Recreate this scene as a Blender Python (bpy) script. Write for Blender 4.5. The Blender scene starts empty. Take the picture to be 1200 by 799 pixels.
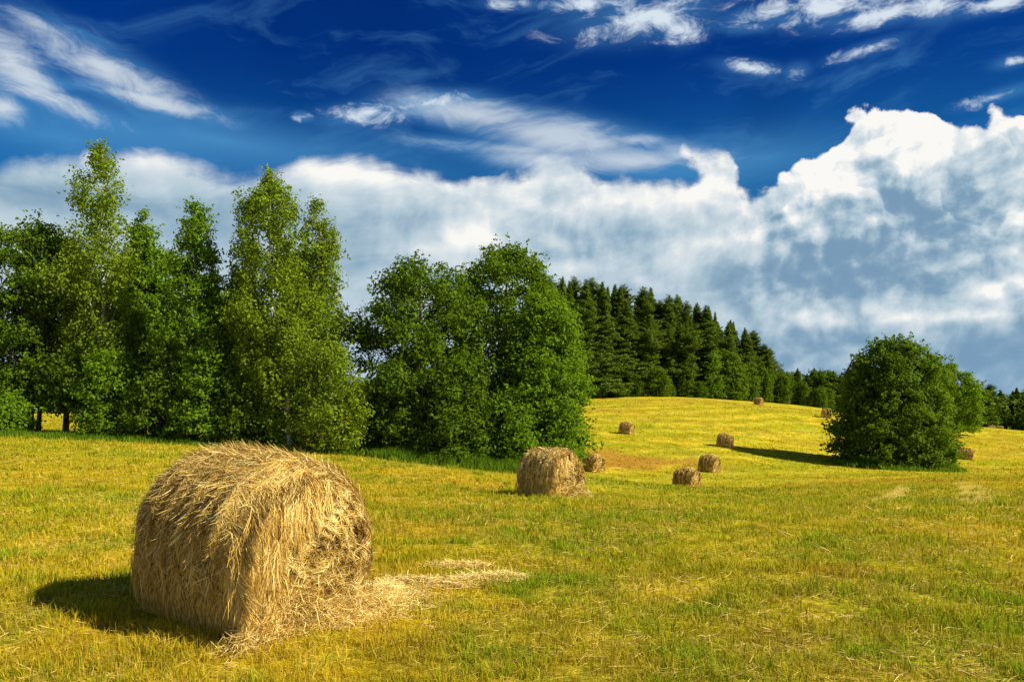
import bpy, math, random
import numpy as np

# ------------------------------------------------------------------ camera, light, exposure
scene = bpy.context.scene
C = scene.collection
F = 933.0            # focal length in photo pixels (1200 wide)
EYE = 1.75
cam_data = bpy.data.cameras.new('camera')
cam = bpy.data.objects.new('camera', cam_data)
C.objects.link(cam)
cam.location = (0, 0, EYE)
cam.rotation_euler = (math.radians(90), 0, 0)
cam_data.sensor_width = 36
cam_data.lens = 36 * F / 1200
cam_data.shift_y = (480 - 399.5) / 1200
cam_data.clip_end = 6000
cam_data.clip_start = 0.05
scene.camera = cam

SUN_EL = math.radians(37)
SUN_AZ = math.atan2(0.93, -0.34)          # measured from +Y towards +X
sun_data = bpy.data.lights.new('sun', 'SUN')
sun_data.energy = 5.0
sun_data.angle = math.radians(0.5)
sun_data.color = (1.0, 0.91, 0.72)
sun = bpy.data.objects.new('sun', sun_data)
C.objects.link(sun)
from mathutils import Vector
sdir = Vector((math.sin(SUN_AZ) * math.cos(SUN_EL), math.cos(SUN_AZ) * math.cos(SUN_EL), math.sin(SUN_EL)))
sun.rotation_euler = sdir.to_track_quat('Z', 'Y').to_euler()

scene.view_settings.view_transform = 'Standard'
scene.view_settings.look = 'None'
scene.view_settings.exposure = 0.66
scene.view_settings.gamma = 1
scene.view_settings.use_curve_mapping = False
scene.render.engine = 'CYCLES'
scene.cycles.use_denoising = True
scene.cycles.max_bounces = 6
scene.cycles.diffuse_bounces = 3
scene.cycles.transmission_bounces = 3
scene.cycles.transparent_max_bounces = 4
scene.cycles.glossy_bounces = 2
scene.cycles.caustics_reflective = False
scene.cycles.caustics_refractive = False


# ------------------------------------------------------------------ small node expression language
class G:
    """Builds node graphs from ordinary arithmetic."""
    def __init__(self, tree):
        self.t = tree
    def node(self, kind, **kw):
        n = self.t.nodes.new(kind)
        for k, v in kw.items():
            setattr(n, k, v)
        return n
    def put(self, sock, v):
        if isinstance(v, E):
            v = v.s
        if isinstance(v, bpy.types.NodeSocket):
            self.t.links.new(v, sock)
        elif isinstance(v, (tuple, list)):
            v = tuple(v)
            if len(sock.default_value) == 4 and len(v) == 3:
                v = v + (1.0,)
            sock.default_value = v
        else:
            sock.default_value = v
    def m(self, op, *a, clamp=False):
        n = self.node('ShaderNodeMath', operation=op, use_clamp=clamp)
        for i, v in enumerate(a):
            self.put(n.inputs[i], v)
        return E(self, n.outputs[0])
    def vm(self, op, *a):
        n = self.node('ShaderNodeVectorMath', operation=op)
        for i, v in enumerate(a):
            self.put(n.inputs[i], v)
        return E(self, n.outputs[0])
    def xyz(self, x, y, z):
        n = self.node('ShaderNodeCombineXYZ')
        for i, v in enumerate((x, y, z)):
            self.put(n.inputs[i], v)
        return E(self, n.outputs[0])
    def sep(self, v):
        n = self.node('ShaderNodeSeparateXYZ')
        self.put(n.inputs[0], v)
        return [E(self, o) for o in n.outputs]
    def noise(self, vec, scale=1.0, detail=4.0, rough=0.5, dist=0.0, lac=2.0, dim='3D'):
        n = self.node('ShaderNodeTexNoise', noise_dimensions=dim)
        self.put(n.inputs['Vector'], vec)
        self.put(n.inputs['Scale'], scale)
        self.put(n.inputs['Detail'], detail)
        self.put(n.inputs['Roughness'], rough)
        self.put(n.inputs['Distortion'], dist)
        self.put(n.inputs['Lacunarity'], lac)
        return E(self, n.outputs['Fac'])
    def voronoi(self, vec, scale=1.0, smooth=0.6, detail=0.0):
        n = self.node('ShaderNodeTexVoronoi', feature='SMOOTH_F1' if smooth else 'F1', voronoi_dimensions='2D')
        self.put(n.inputs['Vector'], vec)
        self.put(n.inputs['Scale'], scale)
        if smooth:
            self.put(n.inputs['Smoothness'], smooth)
        self.put(n.inputs['Detail'], detail)
        return E(self, n.outputs['Distance'])
    def ss(self, x, lo, hi, a=0.0, b=1.0):
        n = self.node('ShaderNodeMapRange', interpolation_type='SMOOTHSTEP')
        self.put(n.inputs[0], x); self.put(n.inputs[1], lo); self.put(n.inputs[2], hi)
        self.put(n.inputs[3], a); self.put(n.inputs[4], b)
        return E(self, n.outputs[0])
    def lin(self, x, lo, hi, a=0.0, b=1.0):
        n = self.node('ShaderNodeMapRange', interpolation_type='LINEAR')
        self.put(n.inputs[0], x); self.put(n.inputs[1], lo); self.put(n.inputs[2], hi)
        self.put(n.inputs[3], a); self.put(n.inputs[4], b)
        return E(self, n.outputs[0])
    def mix(self, f, a, b, blend='MIX'):
        n = self.node('ShaderNodeMix', data_type='RGBA', blend_type=blend)
        self.put(n.inputs[0], f); self.put(n.inputs[6], a); self.put(n.inputs[7], b)
        return E(self, n.outputs[2])
    def curve(self, x, pts, lo, hi):
        """float curve through pts; x in lo..hi, values 0..1"""
        n = self.node('ShaderNodeFloatCurve')
        c = n.mapping.curves[0]
        xs = [((p[0] - lo) / (hi - lo), p[1]) for p in pts]
        c.points[0].location = xs[0]
        c.points[-1].location = xs[-1]
        for p in xs[1:-1]:
            c.points.new(*p)
        for p in c.points:
            p.handle_type = 'AUTO_CLAMPED'
        n.mapping.update()
        self.put(n.inputs['Value'], self.lin(x, lo, hi))
        return E(self, n.outputs[0])


class E:
    def __init__(self, g, s):
        self.g, self.s = g, s
    def __add__(self, o): return self.g.m('ADD', self, o)
    def __radd__(self, o): return self.g.m('ADD', o, self)
    def __sub__(self, o): return self.g.m('SUBTRACT', self, o)
    def __rsub__(self, o): return self.g.m('SUBTRACT', o, self)
    def __mul__(self, o): return self.g.m('MULTIPLY', self, o)
    def __rmul__(self, o): return self.g.m('MULTIPLY', o, self)
    def __truediv__(self, o): return self.g.m('DIVIDE', self, o)
    def clamp(self): return self.g.m('ADD', self, 0.0, clamp=True)


# ------------------------------------------------------------------ the sky
world = bpy.data.worlds.new('World')
scene.world = world
world.use_nodes = True
world.node_tree.nodes.clear()


def srgb(r, g, b):
    f = lambda c: c / 12.92 if c <= 0.04045 else ((c + 0.055) / 1.055) ** 2.4
    return tuple(f(c / 255) for c in (r, g, b))


def build_sky():
    g = G(world.node_tree)
    K = 0.10                                     # background strength
    EXPO = 2 ** scene.view_settings.exposure
    sky = g.node('ShaderNodeTexSky', sky_type='NISHITA', sun_disc=False)
    sky.sun_elevation = SUN_EL
    sky.sun_rotation = SUN_AZ
    sky.altitude = 200
    sky.air_density = 1.0
    sky.dust_density = 0.4
    sky.ozone_density = 3.0
    N = lambda *a, **k: g.noise(*a, dim='2D', **k)
    tc = g.node('ShaderNodeTexCoord')
    x, y, z = g.sep(tc.outputs['Generated'])
    r = g.m('SQRT', x * x + y * y) + 1e-4
    az = g.m('ARCTAN2', x, y)
    v = z / r                                    # tangent of the elevation
    # angle helpers: the compass bearing and height of things read off the photograph
    AZ = lambda px: math.atan((px - 600) / F)
    TE = lambda px, py: (480 - py) / F * math.cos(AZ(px))
    ring = g.xyz(az, v, 0.0)                      # bearing and height

    # --- blue gradient: the physical sky, deepened
    base = E(g, sky.outputs[0])
    hi = g.ss(v, 0.08, 0.46)
    tint = g.mix(hi, (0.10, 0.60, 0.76, 1), (0.004, 0.115, 0.40, 1))
    blue = g.mix(1.0, base, tint, 'MULTIPLY')
    patch = N(ring, 2.6, 3, 0.5, 0.6)
    blue = g.mix(g.ss(patch, 0.35, 0.7, 0.0, 0.55), blue, g.mix(1.0, blue, (0.45, 0.62, 0.72, 1), 'MULTIPLY'))

    plane = g.xyz(az, v, 0.0)
    def blob(px, py, wx, wy, ang=0.0, power=1.0):
        """soft elliptical area round a bearing/height, sizes in photo pixels"""
        mp = g.node('ShaderNodeMapping', vector_type='TEXTURE')
        g.put(mp.inputs[0], plane)
        mp.inputs['Location'].default_value = (AZ(px), TE(px, py), 0)
        mp.inputs['Rotation'].default_value = (0, 0, math.radians(ang))
        mp.inputs['Scale'].default_value = (wx * 2.3 / F, wy * 2.3 / F, 1)
        gr = g.node('ShaderNodeTexGradient', gradient_type='QUADRATIC_SPHERE')
        g.put(gr.inputs[0], mp.outputs[0])
        return E(g, gr.outputs['Fac'])

    def allmax(lst):
        o = lst[0]
        for q in lst[1:]:
            o = g.m('MAXIMUM', o, q)
        return o

    def allsum(lst):
        o = lst[0]
        for q in lst[1:]:
            o = o + q
        return o

    # --- high wispy cloud, streaked
    wv = N(ring, 3.0, 3, 0.5)
    # streaks that fan: rotate/stretch coordinates
    warp = N(ring, 5.0, 4, 0.55)
    st = g.xyz(az * 2.2 + warp * 0.55, v * 10.0 + az * 2.6 + warp * 1.2, wv * 1.2)
    streak = N(st, 2.2, 8, 0.62, 0.4)
    st2 = g.xyz(az * 3.0 + warp * 0.5, v * 11.0 - az * 1.2 + warp * 0.8, 4.2)
    streak2 = N(st2, 2.0, 8, 0.6, 0.3)
    puff = N(g.xyz(az * 15 + 4, v * 24, 2.0), 1.5, 9, 0.66, 0.35)

    left = allmax([blob(120, 78, 95, 24, -22), blob(175, 118, 75, 12, -8), blob(45, 112, 90, 14, -14) * 0.8,
                   blob(15, 75, 50, 28, -35), blob(2, 125, 22, 16) * 1.2, blob(60, 35, 60, 14, -15) * .7])
    fan = allmax([blob(560, 135, 90, 20, -8), blob(650, 160, 130, 26, -12), blob(735, 188, 110, 20, -6), blob(640, 186, 90, 13, -4) * .8,
                  blob(600, 175, 120, 12, -4) * .7, blob(740, 165, 40, 12) * .7])
    c_left = g.ss(left * 0.95 + (streak - 0.5) * 1.35 + (puff - .5) * .7, 0.20, 0.98) * g.ss(left, 0.05, 0.4)
    c_fan = g.ss(fan * 0.95 + (streak2 - 0.5) * 1.3 + (streak - .5) * .5, 0.10, 0.95) * g.ss(fan, 0.05, 0.4)
    # faint veil over the whole upper sky
    veil = g.ss(streak2, 0.47, 0.8, 0.0, 0.26) * g.ss(v, 0.15, 0.32)
    # fair-weather wisps at the top
    tops = allmax([blob(755, 22, 95, 26, 3), blob(800, 35, 25, 18) , blob(690, 5, 60, 12), blob(600, 4, 40, 9) * .9,
                   blob(960, 10, 110, 15, -2), blob(1040, 18, 70, 12), blob(1100, 8, 30, 18), blob(1170, 4, 50, 10),
                   blob(880, 80, 38, 9, -14), blob(933, 84, 16, 10) * .85, blob(1015, 58, 45, 8, 10) * .8,
                   blob(430, 133, 52, 13, 8), blob(500, 122, 55, 11, 12), blob(356, 137, 12, 6) * .9,
                   blob(1185, 73, 18, 7) * .8, blob(1172, 112, 38, 7, 8) * .85, blob(885, 32, 30, 8) * .75])
    out = g.ss(N(ring, 3.5, 3, .5), 0.5, 0.7) * g.ss(g.m('ABSOLUTE', az), 0.62, 0.8) * g.ss(v, 0.25, .4) * .7
    tops = g.m('MAXIMUM', tops, out)
    c_top = g.ss(tops * 1.15 + (puff - 0.5) * 2.3, 0.36, 1.25) * g.ss(tops, 0.04, 0.3)

    # --- the cumulus bank: outline against the blue, puffed edge
    LO, HI = -math.pi, math.pi
    prof = [(-400, 150), (-200, 190), (0, 178), (60, 181), (95, 184), (115, 176), (140, 167), (180, 168), (230, 184), (290, 194),
            (325, 193), (370, 184), (430, 178), (490, 188), (530, 205), (560, 207), (590, 202), (620, 187), (655, 180), (672, 197),
            (740, 204), (782, 205), (789, 190), (797, 176), (818, 169), (842, 170), (853, 178), (858, 200), (868, 211), (885, 214), (905, 212), (920, 200), (938, 182), (958, 166),
            (985, 146), (1000, 128), (1020, 113), (1042, 116), (1060, 121), (1085, 122), (1097, 140), (1115, 150), (1135, 150),
            (1155, 134), (1175, 130), (1205, 144), (1260, 170), (1400, 120)]
    pts = [(LO, 0.42)] + [(AZ(p[0]), TE(*p)) for p in prof] + [(1.4, 0.30), (2.2, 0.42), (HI, 0.42)]
    # crowd the float curve in a mapped range so that it keeps its shape
    side = (1.0 - g.voronoi(g.vm('ADD', ring, (7.7, 3.3, 0)), 17, 0.35)) * 0.05 + (N(ring, 30, 4, 0.6) - .5) * 0.02 - 0.036
    azw = az + side
    top = g.curve(azw, pts, LO, HI)
    warpc = g.xyz(az + (warp - .5) * .05, v + (warp - .5) * .05, 0.0)

    def billow(vec):
        a = 1.0 - g.voronoi(vec, 8.5, 0.75)
        b = 1.0 - g.voronoi(vec, 21, 0.6)
        c = 1.0 - g.voronoi(vec, 52, 0)
        d = N(vec, 26, 9, 0.66)
        return a * 0.48 + b * 0.27 + c * 0.12 + d * 0.34

    b0 = billow(warpc)
    off = g.vm('ADD', warpc, (0.009, 0.012, 0.0))
    b1 = billow(off)
    relief = (b0 - b1) * 4.6
    rightness = g.m('MAXIMUM', g.ss(az, AZ(780), AZ(930)), g.ss(az, AZ(380), AZ(600), 0.0, 0.32))
    depth = top - v + 0.002
    edge = depth + (b0 - 0.78) * (0.034 + rightness * 0.036) + (streak2 - .5) * 0.035 * (1.0 - rightness)
    soft = 0.025 - rightness * 0.018
    alpha = g.m('SMOOTH_MIN', 1.0, g.ss(edge / soft, 0.0, 1.0), 0.0)
    # window of blue between the two halves of the bank
    gap = allmax([blob(560, 200, 40, 9, -5), blob(505, 186, 30, 5) * .8, blob(745, 214, 60, 7) * .35, blob(880, 200, 30, 16) * .5])
    alpha = (alpha - g.ss(gap + (puff - .5) * .6, 0.35, .9) * 0.85).clamp()
    # low holes near the horizon show thin blue-grey
    # --- shading of the bank: banks in front of one another, each bright along its crest
    def crest(pf, amp, fall, disp, s0, s1):
        pp = [(LO, 0.22)] + [(AZ(q[0]), TE(*q)) for q in pf] + [(1.3, 0.20), (2.2, 0.24), (HI, 0.22)]
        dpt = g.curve(azw, pp, LO, HI) - v + (disp - 0.62) * (amp * (0.30 + rightness * 0.70))
        al = g.ss(dpt / (s0 + (1.0 - rightness) * s1), 0.0, 1.0)
        tn = g.m('POWER', 2.71828, g.m('MAXIMUM', dpt, 0.0) * (-1.0 / fall))
        return al, tn
    w1 = N(g.vm('ADD', warpc, (3.1, 1.7, 0)), 15, 5, 0.6)
    v1 = (1.0 - g.voronoi(g.vm('ADD', warpc, (5.1, 2.7, 0)), 15, 0.5)) * 0.6 + w1 * 0.5 + (1.0 - g.voronoi(warpc, 34, 0.4)) * .12
    v2 = (1.0 - g.voronoi(g.vm('ADD', warpc, (9.3, 4.2, 0)), 12, 0.5)) * 0.6 + w1 * 0.5 + (1.0 - g.voronoi(warpc, 34, 0.4)) * .12
    c1, t1 = crest([(-200, 250), (0, 262), (80, 240), (160, 215), (260, 240), (340, 262), (430, 232), (520, 240), (600, 225), (680, 220), (760, 236), (830, 226), (880, 262), (912, 248), (928, 218),
                    (950, 196), (985, 180), (1010, 172), (1035, 180), (1060, 160), (1090, 148), (1125, 160), (1150, 184), (1200, 190), (1300, 200)], .09, .030, v1, .008, .05)
    c2, t2 = crest([(-200, 300), (0, 310), (160, 280), (300, 300), (400, 296), (470, 285), (540, 262), (600, 268), (680, 280), (760, 262), (830, 268), (890, 255), (940, 236), (985, 224), (1020, 222),
                    (1050, 238), (1085, 226), (1115, 232), (1150, 258), (1200, 240), (1300, 240)], .09, .024, v2, .009, .05)
    c3, t3 = crest([(-200, 380), (0, 370), (200, 350), (420, 352), (560, 322), (700, 318), (790, 312), (850, 288), (920, 292), (1000, 306), (1060, 320), (1120, 306), (1160, 318), (1200, 306), (1300, 330)], .07, .016, v1, .014, .05)
    c4, t4 = crest([(-200, 420), (0, 410), (300, 400), (600, 376), (760, 362), (900, 366), (1000, 378), (1080, 362), (1160, 352), (1200, 344), (1300, 370)], .05, .012, v2, .016, .04)
    t0 = g.m('POWER', 2.71828, g.m('MAXIMUM', edge, 0.0) * -24.0)
    def over(under, al, v_):
        return under * (1.0 - al) + v_ * al
    lay = t0 * (0.08 + rightness * 0.34) + 0.02
    lay = over(lay, c1, t1 * (0.14 + rightness * 0.36) - 0.02)
    lay = over(lay, c2, t2 * (0.16 + rightness * 0.36) - 0.06)
    lay = over(lay, c3, t3 * (0.22 + rightness * 0.12) - 0.10)
    lay = over(lay, c4, t4 * 0.26 - 0.10)
    shade = allsum([blob(1010, 285, 95, 36, 10) * 0.30, blob(1162, 165, 22, 22) * 0.25,
                    blob(1000, 388, 150, 7) * .25, blob(1120, 312, 50, 10) * .2, blob(920, 322, 80, 9) * .25, blob(740, 262, 90, 12, 6) * .25, blob(690, 310, 90, 10, 6) * .2, blob(475, 252, 130, 20, 4) * 0.40, blob(50, 215, 130, 40) * 0.55, blob(250, 270, 80, 40) * 0.25,
                    blob(1150, 425, 150, 30) * 0.45, blob(880, 400, 120, 14) * 0.15])
    light = allsum([blob(820, 195, 40, 34) * 0.25, blob(560, 272, 45, 20, 25) * 0.35, blob(500, 290, 50, 16, 20) * 0.3,
                    blob(1090, 165, 60, 26) * 0.2, blob(730, 235, 110, 18) * 0.25, blob(420, 205, 90, 12) * 0.25,
                    blob(170, 180, 45, 12) * 0.3, blob(1170, 328, 60, 16, 12) * 0.45, blob(945, 345, 100, 8, 3) * .25, blob(850, 300, 60, 12, 8) * .3,
                    blob(1050, 366, 120, 7) * .28, blob(1130, 398, 90, 5) * .2, blob(640, 345, 70, 9, 8) * .25, blob(790, 372, 80, 6) * .2, blob(330, 330, 90, 12, 10) * .2])
    big = N(g.xyz(az * 5, v * 11, 7.0), 1.0, 5, 0.5, 0.5)
    mid = N(g.xyz(az * 8 + 30.0, v * 19 - az * 3.0, 3.0), 1.0, 8, 0.60, 0.5)
    shade = allsum([blob(1010, 285, 95, 45, 10) * 0.62, blob(1040, 235, 60, 25, -15) * 0.30, blob(1010, 170, 26, 30, 20) * 0.30,
                    blob(1162, 165, 22, 22) * 0.35, blob(1180, 270, 90, 40) * 0.35, blob(900, 318, 90, 22, 4) * 0.42,
                    blob(1090, 330, 140, 16, 5) * 0.42, blob(700, 285, 120, 26, 6) * 0.22, blob(480, 255, 130, 22, 5) * 0.38,
                    blob(50, 225, 130, 30) * 0.55, blob(250, 270, 80, 40) * 0.35, blob(420, 300, 60, 30) * .3,
                    blob(1150, 420, 150, 40) * 0.55, blob(880, 400, 120, 14) * 0.25, blob(560, 330, 70, 16) * .25])
    light = allsum([blob(820, 195, 40, 34) * 0.35, blob(560, 272, 45, 20, 25) * 0.45, blob(500, 290, 50, 16, 20) * 0.3,
                    blob(975, 215, 60, 30) * 0.35, blob(1090, 150, 60, 30) * 0.25, blob(980, 265, 30, 14) * 0.25,
                    blob(730, 235, 110, 18) * 0.4, blob(840, 285, 80, 12, 10) * 0.35, blob(420, 205, 90, 12) * 0.35,
                    blob(170, 180, 45, 12) * 0.4, blob(900, 370, 130, 9) * 0.30, blob(1170, 335, 50, 14, 15) * 0.55,
                    blob(1160, 370, 110, 6) * 0.25, blob(650, 320, 60, 12, 15) * .25])
    low = g.ss(v, 0.04, 0.22, 1.0, 0.0)
    tone = 0.60 + lay + light * 1.0 - shade * 0.85 + relief * (0.09 + rightness * 0.48) * (1.0 - low * .45) + (big - 0.5) * 0.55 + (mid - 0.5) * 0.62
    tone = g.m('SMOOTH_MAX', tone, 0.10, 0.25)
    tone = g.m('MINIMUM', tone, 1.0)
    n = g.node('ShaderNodeValToRGB')
    cr = n.color_ramp
    cr.elements[0].position = 0.0
    cr.elements[0].color = srgb(104, 142, 176) + (1,)
    cr.elements[1].position = 1.0
    cr.elements[1].color = srgb(250, 249, 245) + (1,)
    for p, c in ((0.25, srgb(142, 172, 194)), (0.5, srgb(180, 201, 214)), (0.75, srgb(214, 224, 230))):
        e = cr.elements.new(p)
        e.color = c + (1,)
    g.put(n.inputs[0], tone)
    bank = E(g, n.outputs[0])
    # horizon thins to blue grey
    S = 1.0 / (K * EXPO)
    bank = g.mix(g.ss(v, 0.0, 0.12, 0.45, 0.0), bank, srgb(120, 160, 196))
    bankc = g.vm('SCALE', bank); bankc.s.node.inputs['Scale'].default_value = S

    wisp = g.vm('SCALE', srgb(222, 232, 240)); wisp.s.node.inputs['Scale'].default_value = S * 0.92
    wtop = g.vm('SCALE', srgb(228, 240, 250)); wtop.s.node.inputs['Scale'].default_value = S * 0.95
    haze_ = g.vm('SCALE', srgb(88, 160, 214)); haze_.s.node.inputs['Scale'].default_value = S
    col = g.mix(veil, blue, haze_)
    col = g.mix((g.ss(fan, 0.03, 0.45) * 0.40).clamp(), col, haze_)
    col = g.mix((g.ss(left, 0.03, 0.5) * 0.30).clamp(), col, haze_)
    col = g.mix((allsum([blob(260, 165, 200, 26, -4), blob(900, 185, 80, 26) * .8, blob(60, 160, 120, 20) * .8]) * 0.55).clamp(), col, haze_)
    col = g.mix((g.ss(tops, 0.02, 0.6) * 0.25).clamp(), col, haze_)
    col = g.mix((c_left * 0.85).clamp(), col, wisp)
    col = g.mix((c_fan * 0.75).clamp(), col, wisp)
    col = g.mix((c_top * 0.92).clamp(), col, wtop)
    col = g.mix(alpha, col, bankc)
    # below the horizon: plain dull ground colour seen by nobody but the light
    col = g.mix(g.ss(v, -0.02, -0.005, 1.0, 0.0), col, (0.9, 0.9, 0.5, 1))
    bg = g.node('ShaderNodeBackground')
    g.put(bg.inputs[0], col)
    bg.inputs[1].default_value = K
    o = g.node('ShaderNodeOutputWorld')
    world.node_tree.links.new(bg.outputs[0], o.inputs[0])
    world.cycles.sampling_method = 'MANUAL'
    world.cycles.sample_map_resolution = 512


build_sky()


# ------------------------------------------------------------------ helpers for meshes and tags
def rng_of(seed):
    return np.random.default_rng(seed)


def tag(o, label=None, cat=None, group=None, kind=None):
    if label: o['label'] = label
    if cat: o['category'] = cat
    if group: o['group'] = group
    if kind: o['kind'] = kind
    return o


def mesh_np(name, verts, faces, mat, smooth=False, rnd=None):
    """faces: list of int arrays (n,3) or (n,4). rnd: (nverts,3) colour-variation attribute."""
    verts = np.asarray(verts, dtype=np.float32)
    me = bpy.data.meshes.new(name)
    me.vertices.add(len(verts))
    me.vertices.foreach_set('co', verts.ravel())
    if not isinstance(faces, list):
        faces = [faces]
    faces = [np.asarray(f, dtype=np.int32) for f in faces if len(f)]
    loops = np.concatenate([f.ravel() for f in faces])
    counts = np.concatenate([np.full(len(f), f.shape[1], dtype=np.int32) for f in faces])
    starts = np.concatenate([[0], np.cumsum(counts)[:-1]]).astype(np.int32)
    me.loops.add(len(loops))
    me.loops.foreach_set('vertex_index', loops)
    me.polygons.add(len(counts))
    me.polygons.foreach_set('loop_start', starts)
    me.polygons.foreach_set('loop_total', counts)
    if smooth:
        me.polygons.foreach_set('use_smooth', np.ones(len(counts), dtype=bool))
    if rnd is not None:
        at = me.attributes.new('rnd', 'FLOAT_VECTOR', 'POINT')
        at.data.foreach_set('vector', np.asarray(rnd, dtype=np.float32).ravel())
    me.update(calc_edges=True)
    me.materials.append(mat)
    return me


def link(name, me, parent=None):
    o = bpy.data.objects.new(name, me)
    C.objects.link(o)
    if parent is not None:
        o.parent = parent
    return o


def vnoise(x, y, seed=0, octaves=3):
    """value noise, numpy, 0..1"""
    tot = np.zeros_like(x, dtype=float); amp = 1.0; s = 0.0
    for o in range(octaves):
        xi = np.floor(x).astype(np.int64); yi = np.floor(y).astype(np.int64)
        fx = x - xi; fy = y - yi
        fx = fx * fx * (3 - 2 * fx); fy = fy * fy * (3 - 2 * fy)
        def h(a, b):
            n = (a * 374761393 + b * 668265263 + (seed + o) * 1442695041) & 0x7fffffff
            n = ((n ^ (n >> 13)) * 1274126177) & 0x7fffffff
            return ((n ^ (n >> 16)) & 0xffff) / 65535.0
        v = (h(xi, yi) * (1 - fx) + h(xi + 1, yi) * fx) * (1 - fy) + (h(xi, yi + 1) * (1 - fx) + h(xi + 1, yi + 1) * fx) * fy
        tot += v * amp; s += amp; amp *= 0.5; x = x * 2.03 + 5.1; y = y * 2.03 + 9.7
    return tot / s


# ------------------------------------------------------------------ terrain height
def at(px, py, d):
    return ((px - 600) / F * d, d, EYE + (480 - py) / F * d)

CP = [at(0, 512, 37), at(200, 520, 37), at(400, 532, 37), at(520, 543, 37), at(620, 553, 37), at(-200, 506, 37),
      at(660, 583, 22.3), at(806, 573, 51), at(832, 552, 65), at(850, 523, 82), at(735, 508, 90), at(889, 474, 150),
      at(968, 489, 118), at(695, 552, 62), at(1132, 538, 93), at(1160, 505, 185), at(700, 468, 150), at(800, 466, 155),
      at(900, 472, 175), at(960, 478, 190), at(1200, 505, 190), at(1050, 495, 190), at(1050, 549, 74), at(960, 520, 95),
      at(100, 496, 80), at(300, 496, 80), at(480, 492, 100), at(600, 470, 150), at(1150, 590, 20), at(1200, 560, 45),
      at(1350, 545, 80), at(-200, 490, 100), at(200, 484, 190), at(-300, 484, 190), at(450, 478, 190), at(1400, 505, 190),
      at(600, 468, 200), at(800, 466, 200), at(950, 572, 40), at(1400, 570, 35), at(806, 578, 35), at(720, 579, 34), at(900, 577, 35)]
for gx, gy in ((-10, -6), (0, -6), (10, -6), (-8, 2), (0, 0), (8, 2), (-6, 6), (0, 8), (6, 8), (3, 5), (-20, -20), (20, -20), (-3, 9), (-14, 10), (14, 8)):
    CP.append((gx, gy, 0.0))
CP = np.array(CP)


def _tps(r2):
    return 0.5 * r2 * np.log(r2 + 1e-9)

_S = 50.0
_P = CP[:, :2] / _S
_A = _tps(((_P[:, None] - _P[None]) ** 2).sum(-1)) + np.eye(len(CP)) * 0.0006
_Q = np.hstack([np.ones((len(CP), 1)), _P])
_M = np.vstack([np.hstack([_A, _Q]), np.hstack([_Q.T, np.zeros((3, 3))])])
_W = np.linalg.solve(_M, np.concatenate([CP[:, 2], np.zeros(3)]))


def hz(x, y):
    x = np.asarray(x, dtype=float); y = np.asarray(y, dtype=float)
    # far away the sheet follows the rim and settles to a level plain
    rr = np.sqrt(x * x + y * y) + 1e-6
    lim = np.where(y > 0, 215.0, 60.0)
    k = np.minimum(1.0, lim / rr)
    px, py = x * k / _S, y * k / _S
    sh = px.shape
    p = np.stack([px.ravel(), py.ravel()], 1)
    out = np.empty(len(p))
    for i in range(0, len(p), 40000):
        q = p[i:i + 40000]
        r2 = ((q[:, None] - _P[None]) ** 2).sum(-1)
        out[i:i + 40000] = _tps(r2) @ _W[:len(CP)] + _W[-3] + q @ _W[-2:]
    z = out.reshape(sh)
    z = np.clip(z, -6, 6)
    far = np.clip((rr - 230) / 500, 0, 1)
    z = z * (1 - far) + 0.0 * far
    return z


# ------------------------------------------------------------------ materials
def new_mat(name):
    m = bpy.data.materials.new(name)
    m.use_nodes = True
    m.node_tree.nodes.clear()
    return m, G(m.node_tree)


def finish(m, g, color, rough=0.8, spec=0.2, trans=0.0, bump=None, transcolor=None):
    b = g.node('ShaderNodeBsdfPrincipled')
    g.put(b.inputs['Base Color'], color)
    g.put(b.inputs['Roughness'], rough)
    g.put(b.inputs['Specular IOR Level'], spec)
    if bump is not None:
        g.put(b.inputs['Normal'], bump)
    out = b.outputs[0]
    if trans:
        t = g.node('ShaderNodeBsdfTranslucent')
        g.put(t.inputs[0], transcolor if transcolor is not None else color)
        mx = g.node('ShaderNodeMixShader')
        mx.inputs[0].default_value = trans
        m.node_tree.links.new(out, mx.inputs[1])
        m.node_tree.links.new(t.outputs[0], mx.inputs[2])
        out = mx.outputs[0]
    o = g.node('ShaderNodeOutputMaterial')
    m.node_tree.links.new(out, o.inputs[0])
    return m


def attr(g, name='rnd'):
    a = g.node('ShaderNodeAttribute', attribute_name=name)
    return g.sep(a.outputs['Vector'])


def position(g):
    return E(g, g.node('ShaderNodeNewGeometry').outputs['Position'])


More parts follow.
